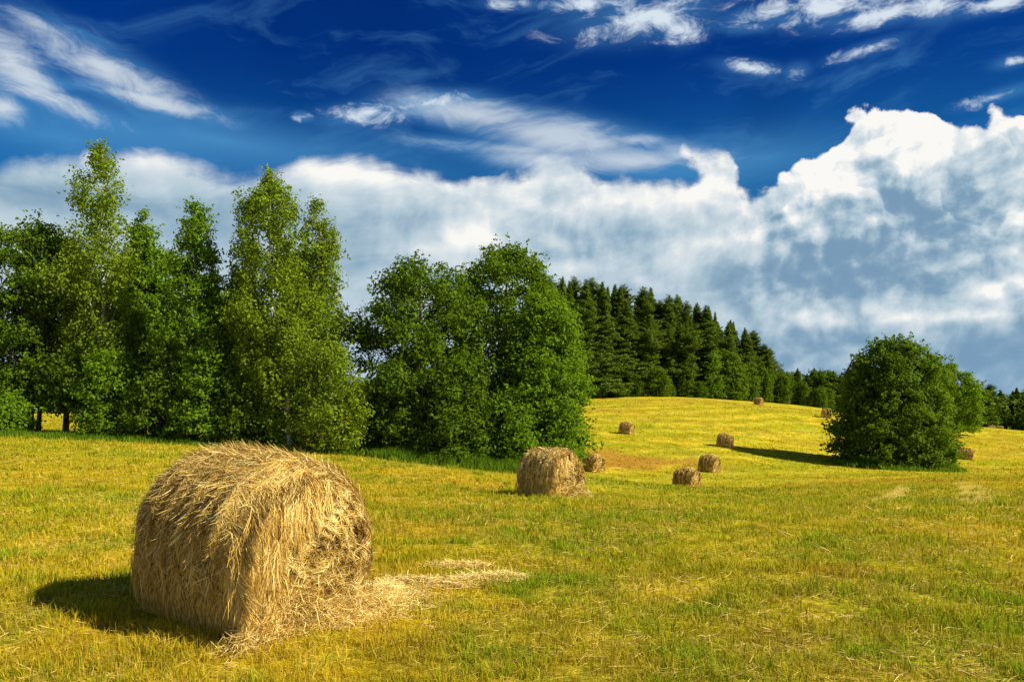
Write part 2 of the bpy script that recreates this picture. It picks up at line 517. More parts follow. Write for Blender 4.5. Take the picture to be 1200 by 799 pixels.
def field_masks(g, p):
    """the lie of the mown field: how green, how brown, how pale each spot is, in world metres"""
    x, y, z = g.sep(p)
    flat = g.xyz(x, y, 0.0)
    n1 = g.noise(flat, 0.09, 4, 0.6, dim='2D')
    n2 = g.noise(flat, 0.75, 4, 0.6, 0.3, dim='2D')
    n3 = g.noise(g.vm('ADD', flat, (31, 17, 0)), 0.22, 5, 0.6, 0.5, dim='2D')
    # swaths of the mower: long curved rows running away to the right
    s = y * 0.72 - x * 0.30 + (n1 - 0.5) * 12.0
    sw = g.m('SINE', s * 1.15) * 0.5 + 0.5
    far = g.ss(y, 24, 60)
    sw = sw * (0.25 + far * 0.75)
    # damp green strip in the hollow at 40-60 m and clumps near by
    def spot(cx, cy, rx, ry, ang=0.0):
        mp = g.node('ShaderNodeMapping', vector_type='TEXTURE')
        g.put(mp.inputs[0], flat)
        mp.inputs['Location'].default_value = (cx, cy, 0)
        mp.inputs['Rotation'].default_value = (0, 0, math.radians(ang))
        mp.inputs['Scale'].default_value = (rx * 1.6, ry * 1.6, 1)
        gr = g.node('ShaderNodeTexGradient', gradient_type='QUADRATIC_SPHERE')
        g.put(gr.inputs[0], mp.outputs[0])
        return E(g, gr.outputs['Fac'])
    gs = g.m('MAXIMUM', spot(5, 40, 14, 7, 10), spot(0.5, 7.6, 1.8, 1.6))
    gs = g.m('MAXIMUM', gs, spot(14, 24, 9, 4, 15))
    green = g.ss(n3 * 0.6 + n2 * 0.4 + gs * 0.24, 0.455, 0.64)
    bs = g.m('MAXIMUM', spot(8.5, 66, 6, 6, 10), spot(3.6, 8.6, 2.6, 2.3))
    bs = g.m('MAXIMUM', bs, spot(13, 14, 6, 4) * 0.8)
    brown = g.ss((1.0 - n2) * 0.5 + n1 * 0.3 + bs * 0.34, 0.56, 0.78)
    return x, y, flat, n1, n2, n3, sw, green, brown, far


STRAW = (0.72, 0.53, 0.030)
GOLD = (0.58, 0.415, 0.012)
YGREEN = (0.43, 0.41, 0.008)
GREEN = (0.13, 0.24, 0.015)
BROWN = (0.34, 0.17, 0.022)


def field_colour(g, p):
    x, y, flat, n1, n2, n3, sw, green, brown, far = field_masks(g, p)
    c = g.mix(g.ss(n1 + (n2 - .5) * .5, 0.35, 0.62), YGREEN, GOLD)
    c = g.mix(g.ss(n2, 0.45, 0.75, 0, 0.6), c, STRAW)
    c = g.mix(g.ss(sw + (n2 - .5) * 1.6 + (n3 - .5), 0.55, 1.0, 0, 0.65), c, (0.78, 0.60, 0.06))
    c = g.mix(g.ss(sw + (n3 - .5) * 2.0, 0.35, 0.0, 0, 0.85) * far, c, (0.34, 0.29, 0.010))
    c = g.mix(green * 0.8, c, (0.20, 0.29, 0.015))
    c = g.mix(brown * 0.6, c, BROWN)
    big_ = g.noise(g.vm('ADD', flat, (11, 87, 0)), 0.055, 5, 0.65, 0.8, dim='2D')
    c = g.mix(g.ss(big_, 0.5, 0.66, 0, 0.55) * far, c, (0.40, 0.24, 0.03))
    c = g.mix(g.ss(big_, 0.47, 0.34, 0, 0.6) * far, c, (0.28, 0.34, 0.012))
    n4 = g.noise(flat, 1.9, 7, 0.72, 0.3, dim='2D')
    n5 = g.noise(g.vm('ADD', flat, (7, 3, 0)), 0.45, 6, 0.7, 0.4, dim='2D')
    c = g.mix(g.ss(n4 * .6 + n5 * .4, 0.50, 0.40, 0, 0.55), c, (0.25, 0.20, 0.010))
    c = g.mix(g.ss(n4 * .5 + n5 * .5, 0.52, 0.64, 0, 0.6), c, (0.84, 0.62, 0.05))
    bp = g.node('ShaderNodeMapping', vector_type='TEXTURE')
    g.put(bp.inputs[0], flat)
    bp.inputs['Location'].default_value = (9.5, 70, 0)
    bp.inputs['Scale'].default_value = (14, 11, 1)
    bg_ = g.node('ShaderNodeTexGradient', gradient_type='QUADRATIC_SPHERE')
    g.put(bg_.inputs[0], bp.outputs[0])
    c = g.mix(g.ss(E(g, bg_.outputs['Fac']) + (n3 - .5) * 1.1, 0.10, 0.5, 0, 0.85), c, (0.40, 0.19, 0.03))
    # wheel tracks leading up on the right, a pair of pale worn strips
    def track(x0, y0, x1, y1, w):
        # distance to a line
        L = math.hypot(x1 - x0, y1 - y0)
        ux, uy = (x1 - x0) / L, (y1 - y0) / L
        a = (x - x0) * ux + (y - y0) * uy
        bend = g.m('SINE', a * 0.06) * 1.2
        b = (x - x0) * (-uy) + (y - y0) * ux + bend + (n2 - .5) * 0.5
        return g.ss(g.m('ABSOLUTE', b), w * 0.3, w, 1.0, 0.0) * g.ss(a, -2.0, 4.0) * g.ss(a, L - 8, L, 1.0, 0.0)
    t = g.m('MAXIMUM', track(11.6, 20, 24.5, 46, 0.75), track(9.2, 21, 22.0, 47, 0.6))
    t = g.m('MAXIMUM', t, track(15.5, 19, 29, 46, 0.5) * 0.8)
    c = g.mix((t * g.ss(n3, 0.3, 0.55)).clamp() * 0.85, c, (0.74, 0.56, 0.14))
    return c, x, y, flat, n2, green, brown, far


def make_field_material():
    m, g = new_mat('mown field')
    p = position(g)
    c, x, y, flat, n2, green, brown, far = field_colour(g, p)
    fine = g.noise(flat, 14, 6, 0.7, 0.4, dim='2D')
    mid = g.noise(flat, 3.2, 5, 0.65, 0.4, dim='2D')
    # thatch between the stalks near by: darker earth and dead leaves
    c = g.mix(g.ss(fine, 0.35, 0.62, 0.85, 0.1) * (1.0 - far * 0.65), c, (0.13, 0.095, 0.010))
    c = g.mix(g.ss(mid, 0.5, 0.75, 0.0, 0.45), c, (0.72, 0.54, 0.05))
    bm = g.node('ShaderNodeBump')
    bm.inputs['Strength'].default_value = 0.5
    bm.inputs['Distance'].default_value = 0.08
    g.put(bm.inputs['Height'], fine * 0.5 + mid)
    return finish(m, g, c, 1.0, 0.0, bump=bm.outputs[0])


def make_grass_material():
    """stalks and blades: take the field's colour where they stand, then vary blade by blade"""
    m, g = new_mat('stubble blades')
    p = position(g)
    c, x, y, flat, n2, green, brown, far = field_colour(g, p)
    r0, r1, r2 = attr(g)       # r0 random, r1 is 0 stalk .. 1 green leaf, r2 height along the blade
    c = g.mix(g.ss(r0, 0.55, 1.0, 0, 0.7), c, (0.84, 0.64, 0.07))
    c = g.mix(g.ss(r0, 0.35, 0.0, 0, 0.8), c, (0.36, 0.24, 0.03))
    leaf = g.mix(r0, (0.17, 0.27, 0.010), (0.42, 0.48, 0.02))
    c = g.mix(g.ss(r1 + green * 0.40 - brown * .25, 0.72, 1.1), c, leaf)
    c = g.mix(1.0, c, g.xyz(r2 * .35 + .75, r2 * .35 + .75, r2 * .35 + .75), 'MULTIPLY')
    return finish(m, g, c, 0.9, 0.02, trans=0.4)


def make_hay_material(name, a, b, c_):
    m, g = new_mat(name)
    r0, r1, r2 = attr(g)
    col = g.mix(g.ss(r0, 0.0, 0.6), a, b)
    col = g.mix(g.ss(r0, 0.55, 1.0), col, c_)
    col = g.mix(r1 * 0.5, col, (0.24, 0.14, 0.04))
    return finish(m, g, col, 0.5, 0.3, trans=0.12)


def make_core_material():
    m, g = new_mat('packed hay')
    r0, r1, r2 = attr(g)       # r0: coordinate round the roll (m), r1: along the axis (m), r2 radius
    streak = g.noise(g.xyz(r0 * 7.0, r1 * 90, r2 * 90), 1.0, 5, 0.65, 0.6)
    big = g.noise(g.xyz(r0 * 2.5, r1 * 8, r2 * 8), 1.0, 3, 0.5, 0.4)
    col = g.mix(g.ss(streak, 0.35, 0.66), (0.07, 0.034, 0.008), (0.42, 0.25, 0.06))  # core painted dark: shade in the gaps between straws is put into the colour
    col = g.mix(g.ss(big, 0.4, 0.7, 0, 0.5), col, (0.30, 0.18, 0.05))
    bm = g.node('ShaderNodeBump')
    bm.inputs['Strength'].default_value = 0.9
    bm.inputs['Distance'].default_value = 0.03
    g.put(bm.inputs['Height'], streak)
    return finish(m, g, col, 0.85, 0.1, bump=bm.outputs[0])


def leaf_mat(name, dark, light, hue2, trans=0.42):
    m, g = new_mat(name)
    r0, r1, r2 = attr(g)       # r0 leaf random, r1 clump random
    col = g.mix(r0, dark, light)
    col = g.mix(r1 * 0.55, col, hue2)
    tc = g.mix(0.5, col, (light[0] * 1.5, light[1] * 1.4, light[2] * 0.7, 1))
    return finish(m, g, col, 0.65, 0.10, trans=trans, transcolor=tc)


def bark_mat(name, a, b, sx=6.0, sz=2.0, lo=0.4, hi=0.6):
    m, g = new_mat(name)
    tc = g.node('ShaderNodeTexCoord')
    x, y, z = g.sep(tc.outputs['Object'])
    n = g.noise(g.xyz(x * sx, y * sx, z * sz), 1.0, 5, 0.65, 0.5)
    col = g.mix(g.ss(n, lo, hi), a, b)
    bm = g.node('ShaderNodeBump')
    bm.inputs['Strength'].default_value = 0.6
    g.put(bm.inputs['Height'], n)
    return finish(m, g, col, 0.85, 0.1, bump=bm.outputs[0])


M_field = make_field_material()
M_grass = make_grass_material()
M_hay = make_hay_material('hay straw', (0.15, 0.070, 0.010), (0.76, 0.51, 0.115), (1.0, 0.86, 0.38))
M_core = make_core_material()
M_oak = leaf_mat('broad leaves', (0.032, 0.074, 0.004), (0.165, 0.270, 0.008), (0.088, 0.158, 0.005))
M_green = leaf_mat('fresh leaves', (0.052, 0.115, 0.006), (0.215, 0.360, 0.012), (0.125, 0.230, 0.008))
M_birch = leaf_mat('birch leaves', (0.075, 0.135, 0.008), (0.285, 0.390, 0.020), (0.165, 0.250, 0.012))
M_pine = leaf_mat('pine needles', (0.040, 0.085, 0.008), (0.160, 0.240, 0.014), (0.100, 0.175, 0.008), 0.25)
M_bark = bark_mat('grey bark', (0.07, 0.05, 0.035), (0.20, 0.16, 0.12))
M_birchbark = bark_mat('birch bark', (0.05, 0.045, 0.04), (0.62, 0.60, 0.55), 3, 9, 0.36, 0.46)
M_pinebark = bark_mat('pine bark', (0.10, 0.06, 0.035), (0.24, 0.14, 0.08), 5, 2)


# ------------------------------------------------------------------ the ground: one sheet to the horizon
def build_ground():
    def axis(lo, hi, near, nstep, growth):
        out = [0.0]; s = nstep
        while out[-1] < hi:
            out.append(out[-1] + s)
            if out[-1] > near: s *= growth
        neg = [0.0]; s = nstep
        while neg[-1] > lo:
            neg.append(neg[-1] - s)
            if -neg[-1] > near: s *= growth
        return np.array(neg[:0:-1] + out)
    xs = axis(-3000, 3000, 16, 0.16, 1.035)
    ys = axis(-1500, 4000, 28, 0.16, 1.03)
    X, Y = np.meshgrid(xs, ys)
    Z = hz(X, Y)
    fade = np.clip(1 - (np.sqrt(X * X + Y * Y) - 20) / 20, 0, 1)
    Z = Z + fade * ((vnoise(X * 1.3, Y * 1.3, 5, 3) - .5) * 0.07)
    nx, ny = len(xs), len(ys)
    V = np.stack([X.ravel(), Y.ravel(), Z.ravel()], 1)
    i = np.arange(ny - 1)[:, None] * nx + np.arange(nx - 1)[None]
    i = i.ravel()
    Fq = np.stack([i, i + 1, i + nx + 1, i + nx], 1)
    me = mesh_np('field', V, Fq, M_field, smooth=True)
    o = link('field', me)
    tag(o, 'rolling mown hayfield of yellow stubble stretching to the woods', 'field', kind='structure')

build_ground()


def gz(x, y):
    """ground with the small bumps"""
    x = np.asarray(x, dtype=float); y = np.asarray(y, dtype=float)
    fade = np.clip(1 - (np.sqrt(x * x + y * y) - 20) / 20, 0, 1)
    return hz(x, y) + fade * ((vnoise(x * 1.3, y * 1.3, 5, 3) - .5) * 0.07)


# ------------------------------------------------------------------ grass
def blades(P, h, w, lean, ang, tilt, rnd, kind):
    """bent tapered blades; P (n,3) roots. returns verts, faces, attribute"""
    n = len(P)
    d = np.stack([np.cos(ang), np.sin(ang), np.zeros(n)], 1)          # width direction
    f = np.stack([np.cos(tilt), np.sin(tilt), np.zeros(n)], 1)        # lean direction
    up = np.array([0, 0, 1.0])
    mid = P + up * (h * 0.55)[:, None] + f * (h * lean * 0.3)[:, None]
    tip = P + up * (h * np.sqrt(np.clip(1 - (lean * .7) ** 2, .1, 1)))[:, None] + f * (h * lean)[:, None]
    hw = d * (w / 2)[:, None]
    V = np.stack([P - hw, P + hw, mid - hw * .8, mid + hw * .8, tip], 1).reshape(-1, 3)
    b = np.arange(n) * 5
    Fq = np.stack([b, b + 1, b + 3, b + 2], 1)
    Ft = np.stack([b + 2, b + 3, b + 4], 1)
    A = np.empty((n, 5, 3))
    A[:, :, 0] = rnd[:, None]; A[:, :, 1] = kind[:, None]
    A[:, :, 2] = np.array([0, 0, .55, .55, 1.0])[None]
    return V, Fq, Ft, A.reshape(-1, 3)


def build_grass():
    r = rng_of(3)
    # mown stubble, thinning with distance
    N = 640000
    u = r.random(N)
    d = 3.6 * (150 / 3.6) ** (u ** 1.05)
    az = r.uniform(-0.70, 0.70, N)
    x = d * np.sin(az); y = d * np.cos(az)
    # gather into clumps
    # each blade joins a neighbour's clump: a shared, random centre picked from a smaller set
    nc = N // 9
    base = rng_of(4).permutation(N)[:nc]
    own = r.integers(0, nc, N)
    bx, by, bd = x[base[own]], y[base[own]], d[base[own]]
    join_ = r.random(N) < .6
    s_ = 0.03 * (bd / 5) ** .9
    x = np.where(join_, bx + r.normal(0, 1, N) * s_, x); y = np.where(join_, by + r.normal(0, 1, N) * s_, y)
    d = np.hypot(x, y)
    keep = vnoise(x * 2.6, y * 2.6, 8, 3) * 1.5 - .25 + r.random(N) * .5 > 0.55
    for x0, y0, x1, y1, w_ in ((11.6, 20, 24.5, 46, .7), (9.2, 21, 22.0, 47, .55), (15.5, 19, 29, 46, .45)):
        L_ = math.hypot(x1 - x0, y1 - y0); ux, uy = (x1 - x0) / L_, (y1 - y0) / L_
        a_ = (x - x0) * ux + (y - y0) * uy
        b_ = -(x - x0) * uy + (y - y0) * ux + np.sin(a_ * .06) * 1.2
        keep &= ~((np.abs(b_) < w_ * .75) & (a_ > 0) & (a_ < L_ - 3) & (r.random(N) < .8))
    x, y, d = x[keep], y[keep], d[keep]
    n = len(x)
    dens = vnoise(x * 0.8, y * 0.8, 12, 3)
    gr = vnoise(x * 1.6, y * 1.6, 33, 2)
    kind = np.clip((gr - .40) * 2.4 + r.normal(0, .28, n), 0, 1)
    h = (0.022 + 0.085 * r.random(n) ** 1.8 + 0.07 * np.clip(gr - .5, 0, 1)) * (.55 + .9 * dens) * (d / 6) ** 0.22
    w = 0.0042 * (d / 5) ** 0.85 * (0.7 + .6 * r.random(n)) * (1 + kind * .5)
    lean = r.uniform(0.0, 1.0, n)
    ang = r.uniform(0, np.pi, n); tilt = r.uniform(0, 2 * np.pi, n)
    # width faces mostly sideways so that thin blades read
    P = np.stack([x, y, gz(x, y) - 0.004], 1)
    V, Fq, Ft, A = blades(P, h, w, lean, ang, tilt, r.random(n), kind)
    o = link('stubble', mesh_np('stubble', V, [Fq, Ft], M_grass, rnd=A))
    tag(o, 'short yellow stubble and grass blades covering the mown field', 'grass', kind='stuff')
    # greener tufts that escaped the mower
    T = 900
    u = r.random(T)
    d = 4.0 * (45 / 4.0) ** u
    az = r.uniform(-0.66, 0.66, T)
    tx, ty = d * np.sin(az), d * np.cos(az)
    sel = vnoise(tx * .5, ty * .5, 40, 2) > 0.42
    tx, ty, d = tx[sel], ty[sel], d[sel]
    ex = [(-1.15, 7.35), (-.95, 7.5), (-.2, 7.9), (.5, 7.2), (-1.0, 5.7), (-1.15, 5.9), (.2, 6.4), (.7, 8.2), (-.4, 6.9), (1.2, 9), (.1, 7.5),
          (-4.9, 7.9), (-5.1, 8.1), (.9, 6.6)]
    tx = np.concatenate([tx, [e[0] for e in ex]]); ty = np.concatenate([ty, [e[1] for e in ex]])
    d = np.hypot(tx, ty)
    k = 46
    s = (0.5 + r.random(len(tx))) * (d / 7) ** 0.3
    bx = (tx[:, None] + r.normal(0, 0.07, (len(tx), k)) * s[:, None]).ravel()
    by = (ty[:, None] + r.normal(0, 0.07, (len(tx), k)) * s[:, None]).ravel()
    dd = np.repeat(d, k); ss = np.repeat(s, k); n = len(bx)
    h = (0.05 + .08 * r.random(n)) * ss
    P = np.stack([bx, by, gz(bx, by) - .004], 1)
    tilt = np.arctan2(by - np.repeat(ty, k), bx - np.repeat(tx, k)) + r.normal(0, .6, n)
    V, Fq, Ft, A = blades(P, h, 0.006 * (dd / 5) ** .75, r.uniform(.2, 1, n), r.uniform(0, np.pi, n), tilt, r.random(n), np.clip(r.normal(.95, .15, n), 0, 1))
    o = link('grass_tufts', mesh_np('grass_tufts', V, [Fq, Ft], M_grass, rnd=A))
    tag(o, 'longer green grass tufts scattered among the cut stubble', 'grass', kind='stuff')


def straws(P, D, L, w, n_up, bend, r, rnd, rnd2):
    """lying or hanging straw ribbons of 3 segments. P centre, D direction, n_up face normal"""
    n = len(P)
    D = D / np.linalg.norm(D, axis=1, keepdims=True)
    S = np.cross(D, n_up); S /= np.linalg.norm(S, axis=1, keepdims=True) + 1e-9
    k = 4
    ts = np.linspace(-.5, .5, k)
    V = np.empty((n, k, 2, 3))
    for j, t in enumerate(ts):
        c = P + D * (L * t)[:, None] + bend * (t * t * 4 - .5)
        ww = w * (1.0 if 0 < j < k - 1 else .6)
        V[:, j, 0] = c - S * (ww / 2)[:, None]
        V[:, j, 1] = c + S * (ww / 2)[:, None]
    V = V.reshape(-1, 3)
    b = (np.arange(n) * k * 2)[:, None] + (np.arange(k - 1) * 2)[None]
    b = b.ravel()
    Fq = np.stack([b, b + 1, b + 3, b + 2], 1)
    A = np.stack([np.repeat(rnd, k * 2), np.repeat(rnd2, k * 2), np.zeros(n * k * 2)], 1)
    return V, Fq, A


def build_litter():
    r = rng_of(9)
    N = 38000
    u = r.random(N)
    d = 3.8 * (40 / 3.8) ** u
    az = r.uniform(-.68, .68, N)
    x, y = d * np.sin(az), d * np.cos(az)
    keep = vnoise(x * .9, y * .9, 51, 3) + r.random(N) * .5 > .72
    x, y, d = x[keep], y[keep], d[keep]
    n = len(x)
    P = np.stack([x, y, gz(x, y) + 0.012 + .035 * r.random(n)], 1)
    a = r.uniform(0, np.pi * 2, n)
    D = np.stack([np.cos(a), np.sin(a), r.normal(0, .25, n)], 1)
    up = np.stack([r.normal(0, .4, n), r.normal(0, .4, n) - .3, np.ones(n)], 1)
    V, Fq, A = straws(P, D, r.uniform(.05, .18, n) * (d / 7) ** .3, .0035 * (d / 5) ** .8, up, r.normal(0, .008, (n, 3)), r, r.uniform(.15, .75, n), r.random(n) * .6)
    o = link('straw_litter', mesh_np('straw_litter', V, Fq, M_hay, rnd=A))
    tag(o, 'loose dry stalks lying across the mown stubble', 'straw', kind='stuff')

build_grass()
build_litter()


# ------------------------------------------------------------------ hay bales
def bale_radius(x, th, Dm, L, seed, near_sag):
    """x along the axis (-L/2 .. L/2), th angle from +s; lumpy, with rounded shoulders"""
    R = Dm / 2
    e = np.clip((np.abs(x) - (L / 2 - 0.27)) / 0.27, 0, 1)
    shoulder = 1 - 0.17 * e ** 2.2
    ridge = 0.018 * np.sin(x * 2 * np.pi / 0.26 + 1.1 * np.sin(th * 1.5 + seed)) + 0.010 * np.sin(x * 2 * np.pi / 0.11 + seed)
    lump = (vnoise(x * 3 + 40, th * 2.2 + 10 + seed, seed, 3) - .5) * 0.10
    return R * shoulder + (ridge * (1 - e) + lump * .8)


def bale_point(x, th, rad, L, Dm, sag):
    z = rad * np.sin(th)
    s = rad * np.cos(th)
    # settle on the ground: flatten the underside, spread the flanks
    low = np.clip(-z / (Dm / 2), 0, 1)
    z = np.where(z < 0, z * (1 - 0.10 * low), z)
    s = s * (1 + 0.16 * low * (1 - low * .6))
    h = z + Dm / 2 * 0.90
    h = h * (1 - sag * (x / L))          # near end slumps
    return np.stack([x, s, np.maximum(h, 0.004)], -1)


def make_bale(Dm, L, seed, n_side, n_face, n_hang, sw, sag=0.05, part_seed=0):
    """returns meshes in local coordinates, +X is the face towards the viewer's right, Z=0 ground"""
    r = rng_of(seed)
    nx, nt = 72, 200
    xs = np.linspace(-L / 2, L / 2, nx)
    ts = np.linspace(0, 2 * np.pi, nt, endpoint=False)
    X, T = np.meshgrid(xs, ts, indexing='ij')
    R = bale_radius(X, T, Dm, L, seed, sag)
    # make the noise seam harmless underneath
    V = bale_point(X, T - np.pi / 2, R, L, Dm, sag).reshape(-1, 3)
    i = (np.arange(nx - 1)[:, None] * nt + np.arange(nt)[None])
    j = (np.arange(nx - 1)[:, None] * nt + (np.arange(nt)[None] + 1) % nt)
    Fs = np.stack([i.ravel(), j.ravel(), (j + nt).ravel(), (i + nt).ravel()], 1)
    A = np.stack([(T * Dm / 2).ravel(), X.ravel(), R.ravel()], 1)
    roll = mesh_np('hay_roll', V, Fs, M_core, smooth=True, rnd=A)

    def face(sign):
        nr = 44
        q = np.linspace(0, 1, nr)
        Q, T2 = np.meshgrid(q, ts, indexing='ij')
        Redge = bale_radius(np.full_like(Q, sign * L / 2), T2, Dm, L, seed, sag)
        rad = Redge * Q
        spiral = np.sin((Q * 8 + T2 / (2 * np.pi) + 1.2 * vnoise(np.cos(T2) * Q * 3 + 5, np.sin(T2) * Q * 3 + 5, seed, 2)) * 2 * np.pi)
        bulge = 0.05 * (1 - Q ** 2) + 0.012 * spiral * (1 - Q ** 6) + (vnoise(np.cos(T2) * Q * 5 + 20, np.sin(T2) * Q * 5 + 20, seed + 4, 4) - .5) * 0.06 * np.clip((1 - Q) * 5, 0, 1)
        VV = bale_point(np.full_like(Q, sign * L / 2), T2 - np.pi / 2, rad, L, Dm, sag)
        VV[..., 0] += sign * (bulge)
        ii = (np.arange(nr - 1)[:, None] * nt + np.arange(nt)[None]).ravel()
        jj = (np.arange(nr - 1)[:, None] * nt + (np.arange(nt)[None] + 1) % nt).ravel()
        ff = np.stack([ii, jj, jj + nt, ii + nt], 1)
        if sign < 0: ff = ff[:, ::-1]
        AA = np.stack([(T2 * rad).ravel(), (bulge * 2).ravel(), rad.ravel()], 1)
        return mesh_np('end_face', VV.reshape(-1, 3), ff, M_core, smooth=True, rnd=AA)
    f1, f2 = face(1), face(-1)

    # straw wrapped round the side, in bunches
    out = []
    n = n_side
    nb = max(60, n // 26)
    bx = r.uniform(-L / 2, L / 2, nb); bt = r.uniform(0, 2 * np.pi, nb); btone = r.beta(2, 2, nb); bsk = r.normal(0, .14, nb)
    k = r.integers(0, nb, n)
    x = bx[k] + r.normal(0, .035, n); th = bt[k] + r.normal(0, .16, n)
    x = np.clip(x, -L / 2 - .01, L / 2 + .01)
    ln = r.uniform(.04, .22, n)
    sk = bsk[k] + r.normal(0, .38, n) + (r.random(n) < .22) * r.normal(0, 1.3, n)
    kk = 5
    tt = np.linspace(-.5, .5, kk)
    lift = 0.004 + 0.030 * r.random(n) ** 2
    stick = (r.random(n) < .10) * r.uniform(.02, .09, n)
    PV = np.empty((n, kk, 2, 3)); prev = None
    cs = []
    for t in tt:
        xx = x + sk * ln * t + r.normal(0, .004, n)
        xx = np.clip(xx, -L / 2 - .03, L / 2 + .03)
        tth = th + ln * t / (Dm / 2)
        rad = bale_radius(np.clip(xx, -L / 2, L / 2), tth, Dm, L, seed, sag) + lift + stick * (t + .5) ** 2 + r.normal(0, .003, n)
        cs.append(bale_point(xx, tth - np.pi / 2, rad, L, Dm, sag))
    cs = np.stack(cs, 1)
    out.append((cs, sw * (.6 + .8 * r.random(n)), np.clip(btone[k] * .95 + r.normal(0, .20, n), 0, 1), r.random(n) * .5 + .3 * (btone[k] < .35)))

    # straw on the visible face: arcs following the winding, plus crossing bits
    n = n_face
    q = np.sqrt(r.random(n)); T3 = r.uniform(0, 2 * np.pi, n)
    ln = r.uniform(.04, .18, n); away = r.normal(0, .8, n)
    tone = vnoise(np.cos(T3) * q * 7 + 9, np.sin(T3) * q * 7 + 9, seed + 9, 2)
    lift = .004 + .035 * r.random(n) ** 1.6
    cs = []
    for t in tt:
        tq = np.clip(q + away * ln * t / (Dm / 2), 0.0, 1.0)
        ta = T3 + ln * t / (np.maximum(q, .12) * Dm / 2)
        Redge = bale_radius(np.full(n, L / 2), ta, Dm, L, seed, sag)
        spiral = np.sin((tq * 8 + ta / (2 * np.pi)) * 2 * np.pi)
        bulge = 0.05 * (1 - tq ** 2) + .014 * spiral * (1 - tq ** 6)
        p = bale_point(np.full(n, L / 2), ta - np.pi / 2, Redge * tq, L, Dm, sag)
        p[:, 0] += bulge + lift + (vnoise(np.cos(ta) * tq * 5 + 20, np.sin(ta) * tq * 5 + 20, seed + 4, 4) - .5) * 0.06 * np.clip((1 - tq) * 5, 0, 1)
        cs.append(p)
    cs = np.stack(cs, 1)
    out.append((cs, sw * (.6 + .8 * r.random(n)), np.clip((tone - .5) * 1.6 + .5 + r.normal(0, .2, n), 0, 1), r.random(n) * .5))

    # a curtain of straw draped over the near rim, in bunches
    n = n_hang
    nb = max(30, n // 16)
    b_th = np.pi / 2 + r.normal(.95, .50, nb); b_x = L / 2 - r.random(nb) ** 1.3 * .26; b_lift = .008 + .035 * r.random(nb) ** 2; b_tone = r.beta(3, 2, nb); b_dx = r.normal(.10, .10, nb)
    k = r.integers(0, nb, n)
    ln = r.uniform(.08, .36, n)
    th0 = b_th[k] + r.normal(0, .10, n)
    cs = []
    for j, t in enumerate(np.linspace(0, 1, kk)):
        th_ = th0 + ln * t / (Dm / 2)
        xx = b_x[k] + r.normal(0, .004, n) + b_dx[k] * t + (th_ > np.pi) * .03
        e_ = np.clip(xx, -L / 2, L / 2 - .05)
        rad = bale_radius(e_, th_, Dm, L, seed, sag) * .99 + b_lift[k] + .015 * r.random(n) + .04 * t * t * (ln > .4)
        p = bale_point(xx, th_ - 0.0, rad, L, Dm, sag)
        p[:, 1] = np.where(th_ > np.pi * 1.02, np.minimum(p[:, 1], -Dm / 2 * .95 - b_lift[k] + .04 * (th_ - np.pi)), p[:, 1])
        cs.append(p)
    cs = np.stack(cs, 1)
    out.append((cs, sw * (.7 + .8 * r.random(n)), np.clip(b_tone[k] * .6 + .4 * r.random(n), 0, 1), r.random(n) * .25))
    # and bunches hanging down the face, ragged, some caught at a slant
    n = int(n_hang * .9)
    nb = max(30, n // 18)
    ba = r.normal(np.pi * .86, .62, nb); bq = r.uniform(.35, 1.0, nb) ** .6; bdrop = r.uniform(.06, .30, nb); bsl = r.normal(-.05, .22, nb); bout = r.uniform(.01, .09, nb); b_tone = r.beta(3, 2, nb)
    k = r.integers(0, nb, n)
    s0 = np.cos(ba[k]) * Dm / 2 * bq[k] * .97 + r.normal(0, .025, n); z0 = np.sin(ba[k]) * Dm / 2 * bq[k] * .95 + r.normal(0, .03, n)
    cs = []
    for j, t in enumerate(np.linspace(0, 1, kk)):
        zz = z0 + Dm / 2 * .9 - bdrop[k] * (.7 + .6 * r.random(n) * t) * t
        ss_ = s0 + bsl[k] * bdrop[k] * t + r.normal(0, .008, n)
        qq = np.clip(np.hypot(s0, z0) / (Dm / 2), 0, 1)
        xx = L / 2 + .05 * (1 - qq ** 2) + bout[k] * math.sin(min(t * 2, 1) * math.pi / 2) + .02 * t + r.normal(0, .006, n) - (.05 * (qq > .85) if j == 0 else 0)
        cs.append(np.stack([xx, ss_, np.maximum(zz * (1 - sag * .5), .01)], 1))
    cs = np.stack(cs, 1)
    out.append((cs, sw * (.7 + .8 * r.random(n)), np.clip(b_tone[k] * .6 + .42 * r.random(n), 0, 1), r.random(n) * .25))

    # a skirt of straw slumped at the foot of the face and of the flank
    n = n_hang // 4
    q = r.random(n)
    s0 = r.uniform(-.55, .5, n) * Dm
    z0 = r.random(n) ** 1.8 * .42 * np.clip(1.15 - np.abs(s0) / (Dm * .6), .1, 1)
    xo = L / 2 + .05 + (0.42 - z0) * .35 * r.random(n)
    a = r.uniform(0, 2 * np.pi, n)
    ln = r.uniform(.08, .3, n)
    cs = []
    for t in tt:
        cs.append(np.stack([xo + np.cos(a) * ln * t * .8 + .02, s0 + np.sin(a) * ln * t, np.maximum(z0 + ln * t * r.normal(-.2, .4, n) + .02 * r.random(n), .01)], 1))
    cs = np.stack(cs, 1)
    out.append((cs, sw * (.7 + .8 * r.random(n)), np.clip(r.normal(.7, .18, n), 0, 1), r.random(n) * .25))

    n = n_hang // 2
    x = r.uniform(-L / 2, L / 2, n); ln = r.uniform(.10, .32, n); hh = r.uniform(.12, .5, n); side = np.where(r.random(n) < .75, -1, 1)
    sl = r.normal(0, .25, n)
    cs = []
